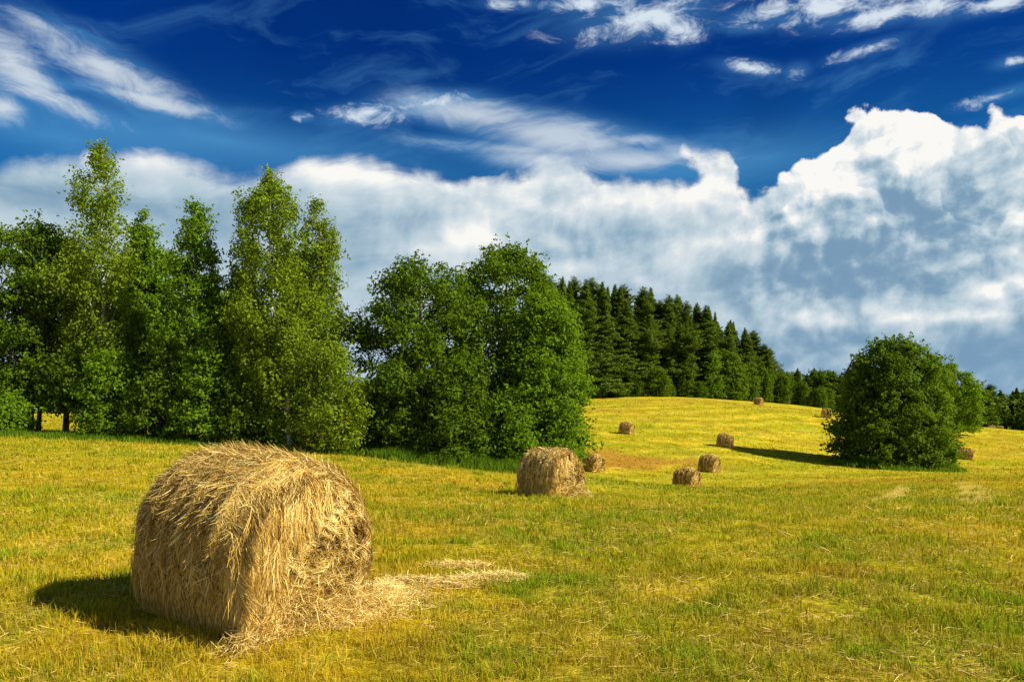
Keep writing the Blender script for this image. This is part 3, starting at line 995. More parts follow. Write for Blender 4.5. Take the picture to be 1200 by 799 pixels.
    for t in np.linspace(0, 1, kk):
        z = np.maximum(hh - ln * t * 1.2, .01)
        cs.append(np.stack([x + sl * ln * t + r.normal(0, .004, n), side * (Dm / 2 * (1.0 - .20 * (1 - z / .7) ** 2) + .012 + .05 * t * r.random(n)), z], 1))
    cs = np.stack(cs, 1)
    out.append((cs, sw * (.6 + .8 * r.random(n)), np.clip(r.normal(.5, .22, n), 0, 1), r.random(n) * .4))
    VV, FF, AA = [], [], []
    base = 0
    for cs, w, t0, t1 in out:
        n = len(cs)
        D = np.gradient(cs, axis=1)
        outw = cs - np.array([0, 0, Dm / 2]); outw[..., 0] *= .3
        nn = outw / (np.linalg.norm(outw, axis=-1, keepdims=True) + 1e-9) + r.normal(0, .5, (n, 1, 3))
        S = np.cross(D, nn); S /= np.linalg.norm(S, axis=-1, keepdims=True) + 1e-9
        ww = w[:, None, None] * np.array([.5, 1, 1, 1, .4])[None, :, None] / 2
        v = np.stack([cs - S * ww, cs + S * ww], 2).reshape(-1, 3)
        b = ((np.arange(n) * kk * 2)[:, None] + (np.arange(kk - 1) * 2)[None]).ravel() + base
        FF.append(np.stack([b, b + 1, b + 3, b + 2], 1)); VV.append(v)
        AA.append(np.stack([np.repeat(t0, kk * 2), np.repeat(t1, kk * 2), np.zeros(n * kk * 2)], 1))
        base += len(v)
    st = mesh_np('loose_straw', np.concatenate(VV), np.concatenate(FF), M_hay, rnd=np.concatenate(AA))
    return roll, f1, f2, st


def place_bale(meshes, x, y, ang, label, z=None, scale=1.0, group='round hay bales on the mown field'):
    roll, f1, f2, st = meshes
    e = bpy.data.objects.new('hay_bale', None)
    C.objects.link(e)
    dx, dy = math.cos(ang), math.sin(ang)
    zz = float(gz(x, y)) if z is None else z
    # follow the slope of the ground
    za = float(gz(x + dx * .6, y + dy * .6)); zb = float(gz(x - dx * .6, y - dy * .6))
    pitch = -math.atan2(za - zb, 1.2)
    e.location = (x, y, zz - 0.015)
    e.rotation_euler = (0, pitch, ang)
    e.scale = (scale,) * 3
    tag(e, label, 'hay bale', group)
    link('hay_roll', roll, e)
    link('end_face', f1, e)
    link('end_face', f2, e)
    link('loose_straw', st, e)
    return e


bale_big = make_bale(1.41, 1.60, 11, 90000, 42000, 8000, 0.0042, sag=0.07)
A0 = -0.69
cx, cy = -1.616 - math.cos(A0) * .78, 6.38 - math.sin(A0) * .78
place_bale(bale_big, cx, cy, A0, 'largest round hay bale, in the near left foreground with straw hanging over its end')
bale_mid = make_bale(1.42, 1.45, 23, 16000, 9000, 2200, 0.010, sag=0.03)
bale_far = make_bale(1.40, 1.35, 37, 2500, 1500, 500, 0.034, sag=0.03)


def px_place(px, d):
    return (px - 600) / F * d, d

BL = [
    (646, 22.4, -0.92, bale_mid, 'second largest hay bale, right in front of the round leafy oaks'),
    (695, 62, -0.95, bale_far, 'small hay bale just to the right of and behind the second largest bale'),
    (805, 51, -0.80, bale_far, 'hay bale in the hollow, nearer of the two close together in mid field'),
    (831, 65, -0.78, bale_far, 'hay bale in mid field just behind and right of its closest neighbour'),
    (849, 82, -0.62, bale_far, 'hay bale beside the tip of the long shadow of the lone bushy tree'),
    (734, 90, -0.62, bale_far, 'hay bale alone on the left of the slope beyond the brown patch'),
    (889, 148, -0.9, bale_far, 'tiny pale hay bale at the top of the hill against the conifer wood'),
    (968, 118, -0.35, bale_far, 'small dark hay bale at the left edge of the lone bushy tree'),
    (1131, 93, -0.45, bale_far, 'small reddish hay bale peeping out right of the lone bushy tree'),
    (1161, 184, -0.3, bale_far, 'tiny hay bale far off on the right, left one of a pair by the wood'),
    (1171, 182, -0.7, bale_far, 'tiny hay bale far off on the right, right one of a pair by the wood'),
]
for px, d, a, ms, lab in BL:
    x, y = px_place(px, d)
    place_bale(ms, x, y, a, lab)


def build_wisps():
    """hay dropped on the ground beside the big bale"""
    r = rng_of(77)
    def pile(name, pts, n, wid, hgt, w, label):
        pts = np.array(pts, dtype=float)
        seg = np.linalg.norm(np.diff(pts, axis=0), axis=1); cum = np.concatenate([[0], np.cumsum(seg)])
        t = r.random(n) * cum[-1]
        c = np.stack([np.interp(t, cum, pts[:, 0]), np.interp(t, cum, pts[:, 1])], 1)
        f = np.interp(t, cum, pts[:, 2])
        off = r.normal(0, 1, (n, 2)) * wid * f[:, None] * np.array([1.6, 1.0])
        c = c + off
        q = np.exp(-(off ** 2).sum(1) / (2 * (wid * f) ** 2 + 1e-6))
        z = gz(c[:, 0], c[:, 1]) + .02 + hgt * f * q * r.random(n)
        a = r.normal(-.15, 1.0, n)
        D = np.stack([np.cos(a), np.sin(a), r.normal(0, .22, n)], 1)
        up = np.stack([r.normal(0, .4, n), r.normal(0, .4, n) - .3, np.ones(n)], 1)
        V, Fq, A = straws(np.column_stack([c, z]), D, r.uniform(.06, .26, n), np.full(n, w) * (.6 + .8 * r.random(n)), up, r.normal(0, .02, (n, 3)), r,
                          np.clip(r.normal(.72, .2, n), 0, 1), r.random(n) * .25)
        o = link(name, mesh_np(name, V, Fq, M_hay, rnd=A))
        tag(o, label, 'hay', kind='stuff')
    pile('spilled_hay', [(-1.50, 6.45, .7), (-1.36, 6.8, 1.2), (-1.2, 7.3, 1.0), (-1.2, 7.8, .6)], 5200, .13, .15, .0055, 'pale loose hay heaped at the foot of the big bale')
    pile('hay_windrow', [(-1.5, 7.7, .9), (-1.1, 8.05, .8), (-.65, 7.95, .9), (-.3, 8.2, 1.0), (0.0, 8.35, .5)], 4200, .11, .07, .0055, 'pale wisps of dropped hay trailing right of the big bale')
    pile('hay_wisp', [(-.75, 9.0, .8), (-.4, 8.9, .5)], 900, .12, .05, .006, 'small pale wisp of hay on the stubble behind the trail')

build_wisps()


# ------------------------------------------------------------------ trees
def tube(path, rad, sides=6):
    """tapered tube along path (k,3) with radii (k)"""
    path = np.asarray(path, float); rad = np.asarray(rad, float)
    k = len(path)
    T = np.gradient(path, axis=0); T /= np.linalg.norm(T, axis=1, keepdims=True) + 1e-9
    ref = np.array([1.0, 0.13, 0.07]) if abs(T[:, 2]).mean() > .6 else np.array([0.1, 0.1, 1.0])
    U = np.cross(T, ref); U /= np.linalg.norm(U, axis=1, keepdims=True) + 1e-9
    W = np.cross(T, U)
    a = np.linspace(0, 2 * np.pi, sides, endpoint=False)
    V = path[:, None] + (U[:, None] * np.cos(a)[None, :, None] + W[:, None] * np.sin(a)[None, :, None]) * rad[:, None, None]
    i = (np.arange(k - 1)[:, None] * sides + np.arange(sides)[None])
    j = (np.arange(k - 1)[:, None] * sides + (np.arange(sides)[None] + 1) % sides)
    Fq = np.stack([i.ravel(), j.ravel(), (j + sides).ravel(), (i + sides).ravel()], 1)
    return V.reshape(-1, 3), Fq


def join(parts):
    V, Fl, b = [], [], 0
    for v, f in parts:
        V.append(v); Fl.append(f + b); b += len(v)
    return np.concatenate(V), np.concatenate(Fl)


def leaves(P, N, size, r, r0, r1, aspect=0.62, long_dir=None):
    """rhombic leaf sprays: P centre, N normal"""
    n = len(P)
    N = N / (np.linalg.norm(N, axis=1, keepdims=True) + 1e-9)
    if long_dir is None:
        long_dir = r.normal(0, 1, (n, 3))
    A = long_dir - N * (long_dir * N).sum(1, keepdims=True)
    A /= np.linalg.norm(A, axis=1, keepdims=True) + 1e-9
    B = np.cross(N, A)
    s = size[:, None] if np.ndim(size) else size
    fold = N * s * .18
    V = np.stack([P - A * s * .5, P + B * s * aspect * .5 + fold, P + A * s * .5, P - B * s * aspect * .5 + fold], 1).reshape(-1, 3)
    b = np.arange(n) * 4
    Ft = np.concatenate([np.stack([b, b + 1, b + 2], 1), np.stack([b, b + 2, b + 3], 1)])
    At = np.stack([np.repeat(r0, 4), np.repeat(r1, 4), np.zeros(n * 4)], 1)
    return V, Ft, At


def crown_cloud(r, H, prof, Rx, Ry, ncl, per, csize, leaf, lo, droop=0.0, fill=0.35, lump=0.3, seed=0, lean=(0, 0)):
    """leaf sprays gathered in clumps inside an uneven envelope.
    prof(t) radius 0..1 at height fraction t of the crown from lo to H"""
    ncl = int(ncl * 1.5)
    Rx = max(Rx - csize * .75, Rx * .5); Ry = max(Ry - csize * .75, Ry * .5); H = H - csize * .5
    t = r.random(ncl * 4)
    w = np.array([prof(q) for q in t]) + .22
    t = t[r.random(len(t)) < w / w.max()][:ncl]
    n = len(t)
    ph = r.uniform(0, 2 * np.pi, n)
    rad = np.array([prof(q) for q in t])
    lumpf = 1 + lump * .8 * (vnoise(np.cos(ph) * 1.6 + 7 + seed, t * 4 + np.sin(ph) * 1.6, seed, 2) - .5) * 2
    q = np.where(r.random(n) < fill, r.random(n) ** .5 * .8, r.uniform(.78, 1.03, n))
    z = lo + t * (H - lo)
    cx_ = np.cos(ph) * Rx * rad * lumpf * q + lean[0] * t
    cy_ = np.sin(ph) * Ry * rad * lumpf * q + lean[1] * t
    cen = np.stack([cx_, cy_, z], 1)
    cs = csize * r.uniform(.55, 1.3, n) * (.62 + .38 * np.sqrt(rad))
    cnt = np.maximum(8, (per * .78 * (cs / csize) ** 2).astype(int))
    idx = np.repeat(np.arange(n), cnt)
    m = len(idx)
    u = r.normal(0, 1, (m, 3)); u /= np.linalg.norm(u, axis=1, keepdims=True)
    rr = r.random(m) ** .52
    sq = np.array([1.0, 1.0, .62 + droop * .9]) * r.uniform(.7, 1.3, (n, 3))
    off = u * rr[:, None] * cs[idx][:, None] * sq[idx]
    # some sprays run out along twigs and break the outline
    tw = r.random(m) < .26
    nt = 4
    tdir = r.normal(0, 1, (n, nt, 3)) + np.array([0, 0, .35]) + (cen / (np.linalg.norm(cen[:, :2], axis=1).max() + 1e-6) * np.array([1, 1, 0]))[:, None] * 1.2
    tdir /= np.linalg.norm(tdir, axis=2, keepdims=True)
    tk = r.integers(0, nt, m)
    tl = r.random(m) ** .7
    toff = tdir[idx, tk] * (tl * cs[idx] * 1.4)[:, None] + r.normal(0, .06, (m, 3)) * cs[idx][:, None]
    off = np.where(tw[:, None], toff, off)
    off[:, 2] -= droop * cs[idx] * r.random(m) * .8
    # undersides of clumps are thin: push leaves up into domes
    P = cen[idx] + off
    P[:, 2] = np.maximum(P[:, 2], .05)
    N = u * 1.25 + np.array([0, 0, .55]) + r.normal(0, .36, (m, 3))
    tone = r.random(n)
    V, Ft, At = leaves(P, N, leaf * 1.2 * r.uniform(.55, 1.35, m), r, r.random(m), tone[idx])
    return V, Ft, At, cen, cs


P_OVAL = lambda t: max(0.0, (math.sin(math.pi * min(1, max(0, t * .90 + .10))) ** .62))
P_DOME = lambda t: max(0.0, math.sqrt(max(0, 1 - ((t - .32) / .70) ** 2))) if t > .32 else .88 + .12 * t / .32
P_BUSH = lambda t: max(0.0, math.sqrt(max(0, 1 - ((t - .25) / .76) ** 2))) if t > .25 else .86 + .56 * t
P_CONE = lambda t: max(0.0, (1 - t) ** .75 * min(1, .45 + t * 3))
P_TALL = lambda t: max(0.03, (1 - t) ** .55 * min(1, .6 + 1.6 * t) * (1 + .14 * math.sin(t * 21)))


def P_BIRCH(t):
    base = (1 - t) ** .55 * min(1, .5 + 1.8 * t)
    return max(0.03, base * (1 + .22 * math.sin(t * 17) + .12 * math.sin(t * 31 + 1)))


def tree_meshes(name, seed, H, Rx, Ry, prof, lo, ncl, per, csize, leaf, mat, bark, trunk_r, droop=0, fill=.35, lump=.3, trunk_top=.9, limbs=26, lean=(0, 0), stems=1):
    r = rng_of(seed)
    V, Ft, At, cen, cs = crown_cloud(r, H, prof, Rx, Ry, ncl, per, csize, leaf, lo, droop, fill, lump, seed, lean)
    crown = mesh_np('crown', V, Ft, mat, rnd=At)
    parts = []
    for s in range(stems):
        k = 10
        zs = np.linspace(-.15, H * trunk_top, k)
        sx, sy = (0, 0) if stems == 1 else (r.normal(0, .35), r.normal(0, .35))
        wob = np.cumsum(r.normal(0, .05 * H / 14, (k, 2)), axis=0)
        path = np.stack([sx * (1 + zs / H * 2) + wob[:, 0] + lean[0] * np.clip(zs / H, 0, 1), sy * (1 + zs / H * 2) + wob[:, 1] + lean[1] * np.clip(zs / H, 0, 1), zs], 1)
        rad = trunk_r * (1 - np.linspace(0, 1, k) * .86); rad[0] *= 1.35
        parts.append(tube(path, rad, 8))
        pick = r.choice(len(cen), min(limbs, len(cen)), replace=False)
        for c in cen[pick]:
            hz_ = np.clip(c[2] - r.uniform(.08, .22) * H, .12 * H, H * trunk_top * .96)
            x0 = np.array([np.interp(hz_, zs, path[:, 0]), np.interp(hz_, zs, path[:, 1]), hz_])
            r0 = np.interp(hz_, zs, rad) * .5
            ts = np.linspace(0, 1, 5)[:, None]
            pp = x0 + (c - x0) * ts + np.array([0, 0, 1.0]) * (np.sin(ts * np.pi) * -.06 * np.linalg.norm(c - x0)) + r.normal(0, .04, (5, 3)) * ts
            parts.append(tube(pp, np.linspace(r0, .015, 5), 5))
    Vt, Fq = join(parts)
    trunk = mesh_np('trunk', Vt, Fq, bark, smooth=True)
    return trunk, crown


def put_tree(name, trunk, crown, x, y, label, cat, group, rot=0.0, scale=(1, 1, 1), z=None, extra=None):
    e = bpy.data.objects.new(name, None)
    C.objects.link(e)
    e.location = (x, y, float(gz(x, y)) if z is None else z)
    e.rotation_euler = (0, 0, rot)
    e.scale = scale
    tag(e, label, cat, group)
    if trunk is not None: link('trunk', trunk, e)
    link('crown', crown, e)
    return e


def tree_px(name, seed, px, top, wpx, d, prof, mat, bark, label, cat='tree', group=None, lo=.05, ncl=150, per=170, csize=.75, leaf=.15, depth=None, tr=.16, **kw):
    x, y = px_place(px, d)
    z0 = float(gz(x, y))
    H = EYE + (480 - top) * d / F - z0
    R = wpx / 2 * d / F
    ry = depth if depth else R
    t, c = tree_meshes(name, seed, H, R, ry, prof, lo * H, ncl, per, csize, leaf, mat, bark, tr, **kw)
    return put_tree(name, t, c, x, y, label, cat, group)


GL = 'trees of the left grove'
# the leafy grove on the left
tree_px('oak_tree', 101, -58, 262, 165, 41, P_DOME, M_oak, M_bark, 'broad dark leafy tree cut off by the left edge of the photo', group=GL, lo=.12, ncl=170, per=210, csize=.85)
tree_px('oak_tree', 102, 35, 252, 160, 42, P_DOME, M_oak, M_bark, 'broad dark tree at the far left with bare trunks and bright field under it', group=GL, lo=.17, ncl=190, per=210, csize=.85, stems=3, tr=.13)
tree_px('birch_tree', 103, 118, 160, 122, 41, P_BIRCH, M_birch, M_birchbark, 'tallest birch of the left grove with a ragged top standing above the rest', group=GL, lo=.16, ncl=200, per=150, csize=.62, leaf=.13, droop=.5, lump=.5, fill=.25)
tree_px('leafy_tree', 104, 168, 244, 104, 43, P_TALL, M_green, M_bark, 'slim green tree between the tallest birch and the aspen', group=GL, lo=.1, ncl=190, per=160, csize=.62)
tree_px('aspen_tree', 105, 230, 230, 106, 39, P_TALL, M_green, M_bark, 'slender aspen with a pointed top, left of the sky gap in the grove', group=GL, lo=.1, ncl=200, per=170, csize=.6, leaf=.13, lump=.4)
tree_px('leafy_tree', 106, 196, 290, 90, 44, P_TALL, M_oak, M_bark, 'dark leafy tree filling in behind the aspen', group=GL, lo=.1, ncl=110, per=160, csize=.7)
tree_px('birch_tree', 107, 318, 192, 134, 38.5, P_BIRCH, M_birch, M_birchbark, 'second tallest birch, right of the sky gap in the left grove', group=GL, lo=.12, ncl=270, per=160, csize=.6, leaf=.125, droop=.5, lump=.35, fill=.3)
tree_px('birch_tree', 108, 285, 256, 78, 41, P_BIRCH, M_birch, M_birchbark, 'slim birch close to the left side of the second tallest birch', group=GL, lo=.2, ncl=110, per=150, csize=.5, leaf=.125, droop=.5, lump=.4)
tree_px('birch_tree', 109, 372, 230, 100, 39.5, P_BIRCH, M_birch, M_birchbark, 'open drooping birch at the right end of the left grove', group=GL, lo=.15, ncl=180, per=150, csize=.55, leaf=.125, droop=.55, lump=.5, fill=.25)
tree_px('birch_tree', 110, 388, 392, 92, 36.5, P_OVAL, M_birch, M_birchbark, 'low pale green birch with a visible white stem beside the round oaks', group=GL, lo=.02, ncl=90, per=170, csize=.6, leaf=.125, droop=.4)
tree_px('birch_tree', 111, 340, 360, 84, 37.2, P_OVAL, M_birch, M_birchbark, 'young birch below the second tallest birch, leaves down to the grass', group=GL, lo=.02, ncl=90, per=170, csize=.6, leaf=.125, droop=.4)
SH = 'bushes along the foot of the left grove'
for i, (px, top, w, d, m, lab) in enumerate([
        (8, 455, 60, 39, M_green, 'bush at the left edge of the photo beside the bright opening'),
        (128, 405, 85, 38.8, M_green, 'bush right of the bright opening, under the tallest birch'),
        (185, 420, 80, 38.4, M_oak, 'dark bush under the slim green tree of the left grove'),
        (240, 395, 80, 37.8, M_green, 'leafy bush under the aspen'),
        (285, 430, 70, 37.6, M_oak, 'dark bush under the sky gap of the left grove'),
        (80, 400, 70, 40.5, M_oak, 'raised dark bush above the bright opening of the left grove')]):
    tree_px('bush', 130 + i, px, top, w, d, P_BUSH, m, M_bark, lab, 'bush', SH, lo=.0 if i < 5 else .3, ncl=75, per=170, csize=.6, leaf=.14, tr=.06, limbs=10)

GM = 'round leafy trees in the middle'
tree_px('oak_tree', 120, 492, 298, 184, 40, P_DOME, M_oak, M_bark, 'round dark oak next to the birches, left one of the middle group', group=GM, lo=.07, ncl=230, per=230, csize=.8, leaf=.15, tr=.22)
tree_px('oak_tree', 121, 596, 284, 184, 43, P_DOME, M_oak, M_bark, 'tallest round oak of the middle group, behind the others', group=GM, lo=.07, ncl=230, per=230, csize=.85, leaf=.16, tr=.22)
tree_px('oak_tree', 122, 638, 338, 112, 39.5, P_DOME, M_green, M_bark, 'fresh green leafy tree just above the second largest bale', group=GM, lo=.04, ncl=190, per=220, csize=.7, leaf=.14, tr=.18)
tree_px('leafy_tree', 123, 540, 430, 130, 38.2, P_DOME, M_oak, M_bark, 'low leafy tree in front of the oaks with branches to the grass', group=GM, lo=.01, ncl=120, per=200, csize=.65, leaf=.14, tr=.1)
tree_px('bush', 124, 600, 455, 90, 38, P_BUSH, M_green, M_bark, 'bush at the foot of the oaks, left of the second largest bale', 'bush', GM, lo=0, ncl=80, per=190, csize=.55, leaf=.13, tr=.06, limbs=10)
tree_px('bush', 125, 462, 450, 80, 38.6, P_BUSH, M_oak, M_bark, 'dark bush under the left oak of the middle group', 'bush', GM, lo=0.05, ncl=60, per=190, csize=.6, leaf=.14, tr=.06, limbs=10)

for i, (px, top, w, lab) in enumerate([(75, 285, 80, 'leafy tree seen between the far left oak and the tallest birch'), (150, 300, 80, 'leafy tree in the gap right of the tallest birch'),
        (258, 345, 56, 'lower leafy tree just left of the sky gap in the grove'), (350, 300, 80, 'leafy tree standing behind the right end birches'), (290, 350, 60, 'lower leafy tree just right of the sky gap in the grove')]):
    tree_px('leafy_tree', 160 + i, px, top - 12, w + 16, 46, P_OVAL, [M_green, M_oak][i % 2], M_bark, lab, group=GL, lo=.12, ncl=95, per=170, csize=.75)

# the lone bushy tree on the right and its lighter companion
GR = 'bushy trees in the open field on the right'
tree_px('bushy_tree', 140, 1050, 396, 138, 76, P_BUSH, M_oak, M_bark, 'lone round bushy tree in the open field with branches to the ground', group=GR, lo=.0, ncl=330, per=260, csize=1.0, leaf=.24, tr=.3, fill=.3, lump=.55)
tree_px('bushy_tree', 141, 1108, 424, 84, 112, P_DOME, M_green, M_bark, 'paler green bushy tree partly hidden behind the lone round one', group=GR, lo=.06, ncl=130, per=220, csize=1.0, leaf=.24, tr=.2)


# the conifer wood on the hill: four grown kinds, copied
def pine_meshes(seed, H, R, lo, spruce):
    r = rng_of(seed)
    P, N, D, T0 = [], [], [], []
    parts = []
    k = 9
    zs = np.linspace(-.3, H * .96, k)
    wob = np.cumsum(r.normal(0, .07, (k, 2)), axis=0)
    path = np.column_stack([wob, zs]); rad = np.linspace(.26, .03, k)
    parts.append(tube(path, rad, 7))
    z = lo * H
    while z < H * .99:
        t = (z - lo * H) / (H * (1 - lo))
        if spruce:
            reach = R * (1 - t) ** .95 * (.75 + min(.25, t * 2.5)) * (1 + .18 * math.sin(t * 23 + seed))
        else:
            reach = R * ((1 - t) ** .72) * (.65 + .35 * min(1, t * 1.9)) * (1 + .25 * math.sin(t * 13 + seed))
        nb = r.integers(5, 8)
        a0 = r.uniform(0, 6.28)
        for b in range(nb):
            a = a0 + b * 6.283 / nb + r.normal(0, .25)
            L = max(.12, reach * r.uniform(.45, 1.3))
            rise = (-.22 if spruce else .10) + .5 * t
            zz = z + r.normal(0, .2)
            x0 = np.array([np.interp(zz, zs, path[:, 0]), np.interp(zz, zs, path[:, 1]), zz])
            dirv = np.array([math.cos(a), math.sin(a), rise])
            tip = x0 + dirv * L + np.array([0, 0, .12 * L])
            if b % 2 == 0:
                parts.append(tube(np.array([x0, (x0 + tip) / 2 - [0, 0, .05 * L], tip]), [.045, .03, .01], 4))
            m = int(22 + L * 26)
            s = r.random(m) ** .7
            c = x0 + (tip - x0) * s[:, None]
            side = np.array([-math.sin(a), math.cos(a), 0])
            spread = (.04 + .07 * min(L, 1) + .28 * L * (1 - s) * .8)[:, None]
            c = c + side * r.normal(0, 1, (m, 1)) * spread + np.array([0, 0, 1]) * r.normal(-.05, .11, (m, 1)) + r.normal(0, .05, (m, 3))
            P.append(c)
            N.append(np.array([0, 0, .6]) + dirv * .9 + r.normal(0, .45, (m, 3)))
            D.append(dirv + side * r.normal(0, .6, (m, 1)))
            T0.append(np.full(m, r.random()))
        z += (.42 if spruce else .50) * r.uniform(.8, 1.3) * (1 - .45 * t)
    P = np.concatenate(P); N = np.concatenate(N); D = np.concatenate(D); T0 = np.concatenate(T0)
    V, Ft, At = leaves(P, N, r.uniform(.24, .48, len(P)) * np.clip((H + .3 - P[:, 2]) / 3.0, .35, 1), r, r.random(len(P)), T0, .42, D)
    crown = mesh_np('crown', V, Ft, M_pine, rnd=At)
    Vt, Fq = join(parts)
    trunk = mesh_np('trunk', Vt, Fq, M_pinebark, smooth=True)
    return trunk, crown, H


PINES = [pine_meshes(201, 24, 3.5, .12, False), pine_meshes(202, 24, 3.6, .04, True), pine_meshes(203, 24, 3.7, .20, False), pine_meshes(204, 24, 3.9, .03, True)]
# broad trees for the wood's edge and the far woods
r_ = rng_of(5)
FARB = []
for s, mat in ((301, M_oak), (302, M_green), (303, M_oak)):
    FARB.append(tree_meshes('leafy_tree', s, 10, 3.0, 3.0, P_DOME if s != 302 else P_TALL, .3, 90, 90, 1.0, .36, mat, M_bark, .16, limbs=10))

top_x = [600, 640, 665, 700, 745, 785, 815, 850, 872, 895, 908, 925]
top_y = [318, 318, 322, 326, 330, 338, 350, 368, 382, 398, 418, 430]
ORD = ['first', 'second', 'third', 'fourth', 'fifth', 'sixth', 'seventh', 'eighth', 'ninth', 'tenth', 'eleventh', 'twelfth', 'thirteenth', 'fourteenth', 'fifteenth',
       'sixteenth', 'seventeenth', 'eighteenth', 'nineteenth', 'twentieth', 'twenty-first', 'twenty-second', 'twenty-third', 'twenty-fourth', 'twenty-fifth']


def row(name, pxs, dfun, topfun, kinds, label, cat, group, hk, seed, wk=(1, 1)):
    r = rng_of(seed)
    for i, px in enumerate(pxs):
        px = px + r.normal(0, 3)
        d = dfun(px) + r.normal(0, 1.5)
        x, y = px_place(px, d)
        z = float(hz(x, y))
        H = EYE + (480 - (topfun(px) + abs(r.normal(0, hk)))) * d / F - z
        k = kinds[r.integers(0, len(kinds))]
        t, c, H0 = k if len(k) == 3 else (k[0], k[1], 10)
        s = max(H, 3) / H0
        sw = s ** .5 * 1.3 * r.uniform(*wk) if H0 == 24 else s * r.uniform(*wk)
        put_tree(name, t, c, x, y, label(i), cat, group, rot=r.uniform(0, 6.28), scale=(sw, sw, s), z=z - .1)


HW = 'tall conifers of the wood on the hill'
ptop = lambda px: np.interp(px, top_x, top_y)
fr = np.arange(636, 912, 24)
row('pine_tree', fr, lambda p: np.interp(p, [600, 700, 900], [152, 157, 184]), ptop, PINES,
    lambda i: 'tall dark conifer in the front row on the hill, %s from the left' % ORD[i], 'conifer', HW, 9, 1, (.85, 1.35))
fr = np.arange(626, 912, 21)
row('pine_tree', fr, lambda p: np.interp(p, [600, 700, 900], [158, 163, 189]), lambda p: ptop(p) + 1, PINES,
    lambda i: 'tall dark conifer in the second row on the hill, %s from the left' % ORD[i], 'conifer', HW, 8, 2, (.9, 1.4))
fr = np.arange(630, 905, 15)
row('pine_tree', fr, lambda p: np.interp(p, [600, 700, 900], [166, 171, 197]), lambda p: ptop(p) - 2, PINES,
    lambda i: 'dark conifer deep in the hill wood, back row, %s from the left' % ORD[i], 'conifer', HW, 9, 3, (1.1, 1.5))
# young broad trees along the edge of that wood
row('leafy_tree', [652, 676, 693, 722, 741, 768, 781, 803, 822], lambda p: np.interp(p, [600, 700, 900], [149, 154, 180]), lambda p: 438 + 10 * math.sin(p * .21), [FARB[0], FARB[2]],
    lambda i: 'low leafy tree under the hill conifers, %s from the left' % ORD[i], 'tree', 'low leafy trees at the foot of the hill conifers', 5, 4, (1.1, 1.8))
row('leafy_tree', [838, 852, 866, 880, 893, 905, 918, 932, 945, 958, 972], lambda p: np.interp(p, [830, 900, 990], [172, 182, 186]),
    lambda p: np.interp(p, [830, 850, 870, 900, 930, 985], [412, 402, 418, 426, 442, 452]), FARB,
    lambda i: 'leafy tree on the hill wood\'s right slope, %s from the left' % ORD[i], 'tree', 'leafy trees on the right slope of the hill wood', 6, 5, (.9, 1.2))
row('pine_tree', np.arange(905, 1010, 8), lambda p: 200, lambda p: np.interp(p, [900, 930, 960, 1000], [422, 430, 430, 428]), PINES + FARB,
    lambda i: 'dark tree between hill and lone bushy tree, %s from the left' % ORD[i], 'tree', 'dark trees between the hill and the lone bushy tree', 6, 6, (1.1, 1.5))
row('pine_tree', np.arange(1096, 1330, 9.5), lambda p: 205, lambda p: np.interp(p, [1100, 1130, 1200, 1400], [436, 444, 455, 458]), PINES + FARB[:1] + FARB[2:],
    lambda i: 'dark tree of the far wood on the right, %s from the left' % ORD[i], 'tree', 'dark trees of the far wood on the right', 4, 7, (1.3, 1.7))
row('leafy_tree', np.arange(1110, 1330, 14), lambda p: 200, lambda p: 474, FARB,
    lambda i: 'low leafy tree before the far right wood, %s from the left' % ORD[i], 'tree', 'low leafy trees before the far wood on the right', 5, 8, (1.2, 1.6))


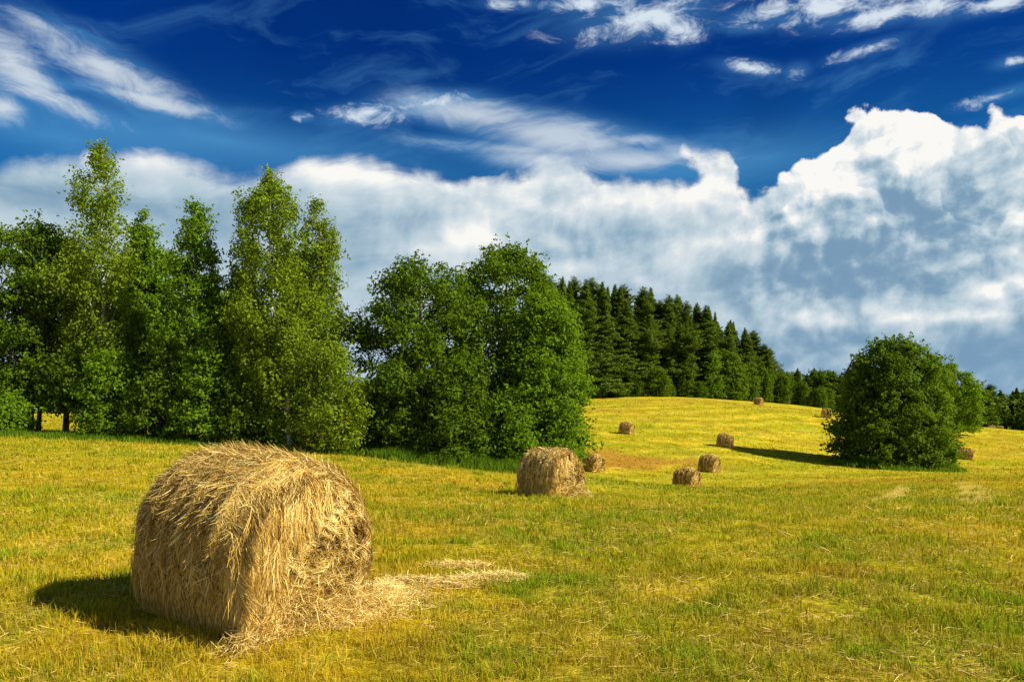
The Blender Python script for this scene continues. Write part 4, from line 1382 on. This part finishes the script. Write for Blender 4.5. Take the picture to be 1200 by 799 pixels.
def far_wood():
    """woods closing the horizon behind everything, too many and too far to count"""
    r = rng_of(88)
    n = 5200
    az = r.uniform(-.95, .95, n)
    d = r.uniform(232, 262, n)
    x, y = d * np.sin(az), d * np.cos(az)
    z = hz(x, y)
    V, Ft, At = [], [], []
    k = 12
    idx = np.repeat(np.arange(n), k); m = len(idx)
    hgt = (6.5 + 4.5 * vnoise(az * 60, d * .1, 3, 2))[idx] * r.random(m)
    P = np.stack([x[idx] + r.normal(0, .9, m), y[idx] + r.normal(0, .9, m), z[idx] + hgt], 1)
    N = r.normal(0, .6, (m, 3)) + np.array([0, -.4, .6])
    V, Ft, At = leaves(P, N, r.uniform(.7, 1.5, m), r, r.random(m), np.repeat(r.random(n), k))
    o = link('distant_wood', mesh_np('distant_wood', V, Ft, M_pine, rnd=At))
    tag(o, 'far dark woodland closing the horizon behind the field', 'wood', kind='stuff')

far_wood()


def tall_grass():
    """uncut green grass along the foot of the trees"""
    r = rng_of(66)
    P, hh, ww = [], [], []
    def strip(pts, n, wid, h):
        pts = np.array([px_place(a, b) for a, b in pts])
        seg = np.linalg.norm(np.diff(pts, axis=0), axis=1); cum = np.concatenate([[0], np.cumsum(seg)])
        t = r.random(n) * cum[-1]
        x = np.interp(t, cum, pts[:, 0]) + r.normal(0, wid * .3, n)
        y = np.interp(t, cum, pts[:, 1]) + r.normal(0, wid, n)
        P.append(np.stack([x, y, gz(x, y)], 1)); hh.append(h * (.4 + r.random(n) * .8) * (.5 + vnoise(x * 1.2, y * 1.2, 4, 2))); ww.append(np.full(n, .03 * y / 37))
    strip([(415, 38.5), (470, 36.8), (560, 36.3), (615, 37)], 17000, .55, .50)
    strip([(-90, 38.4), (120, 37.6), (300, 36.8), (430, 37.2)], 16000, .5, .30)
    strip([(985, 73.5), (1045, 72), (1120, 73.5)], 6000, .9, .55)
    P = np.concatenate(P); h = np.concatenate(hh); w = np.concatenate(ww); n = len(P)
    V, Fq, Ft, A = blades(P, h, w, r.uniform(.1, .8, n), r.uniform(0, np.pi, n), r.uniform(0, 6.28, n), r.random(n), np.ones(n))
    o = link('tall_grass', mesh_np('tall_grass', V, [Fq, Ft], M_tall, rnd=A))
    tag(o, 'uncut green grass along the foot of the trees', 'grass', kind='stuff')


M_tall = leaf_mat('uncut grass', (0.06, 0.13, 0.008), (0.17, 0.28, 0.014), (0.12, 0.22, 0.010))
tall_grass()
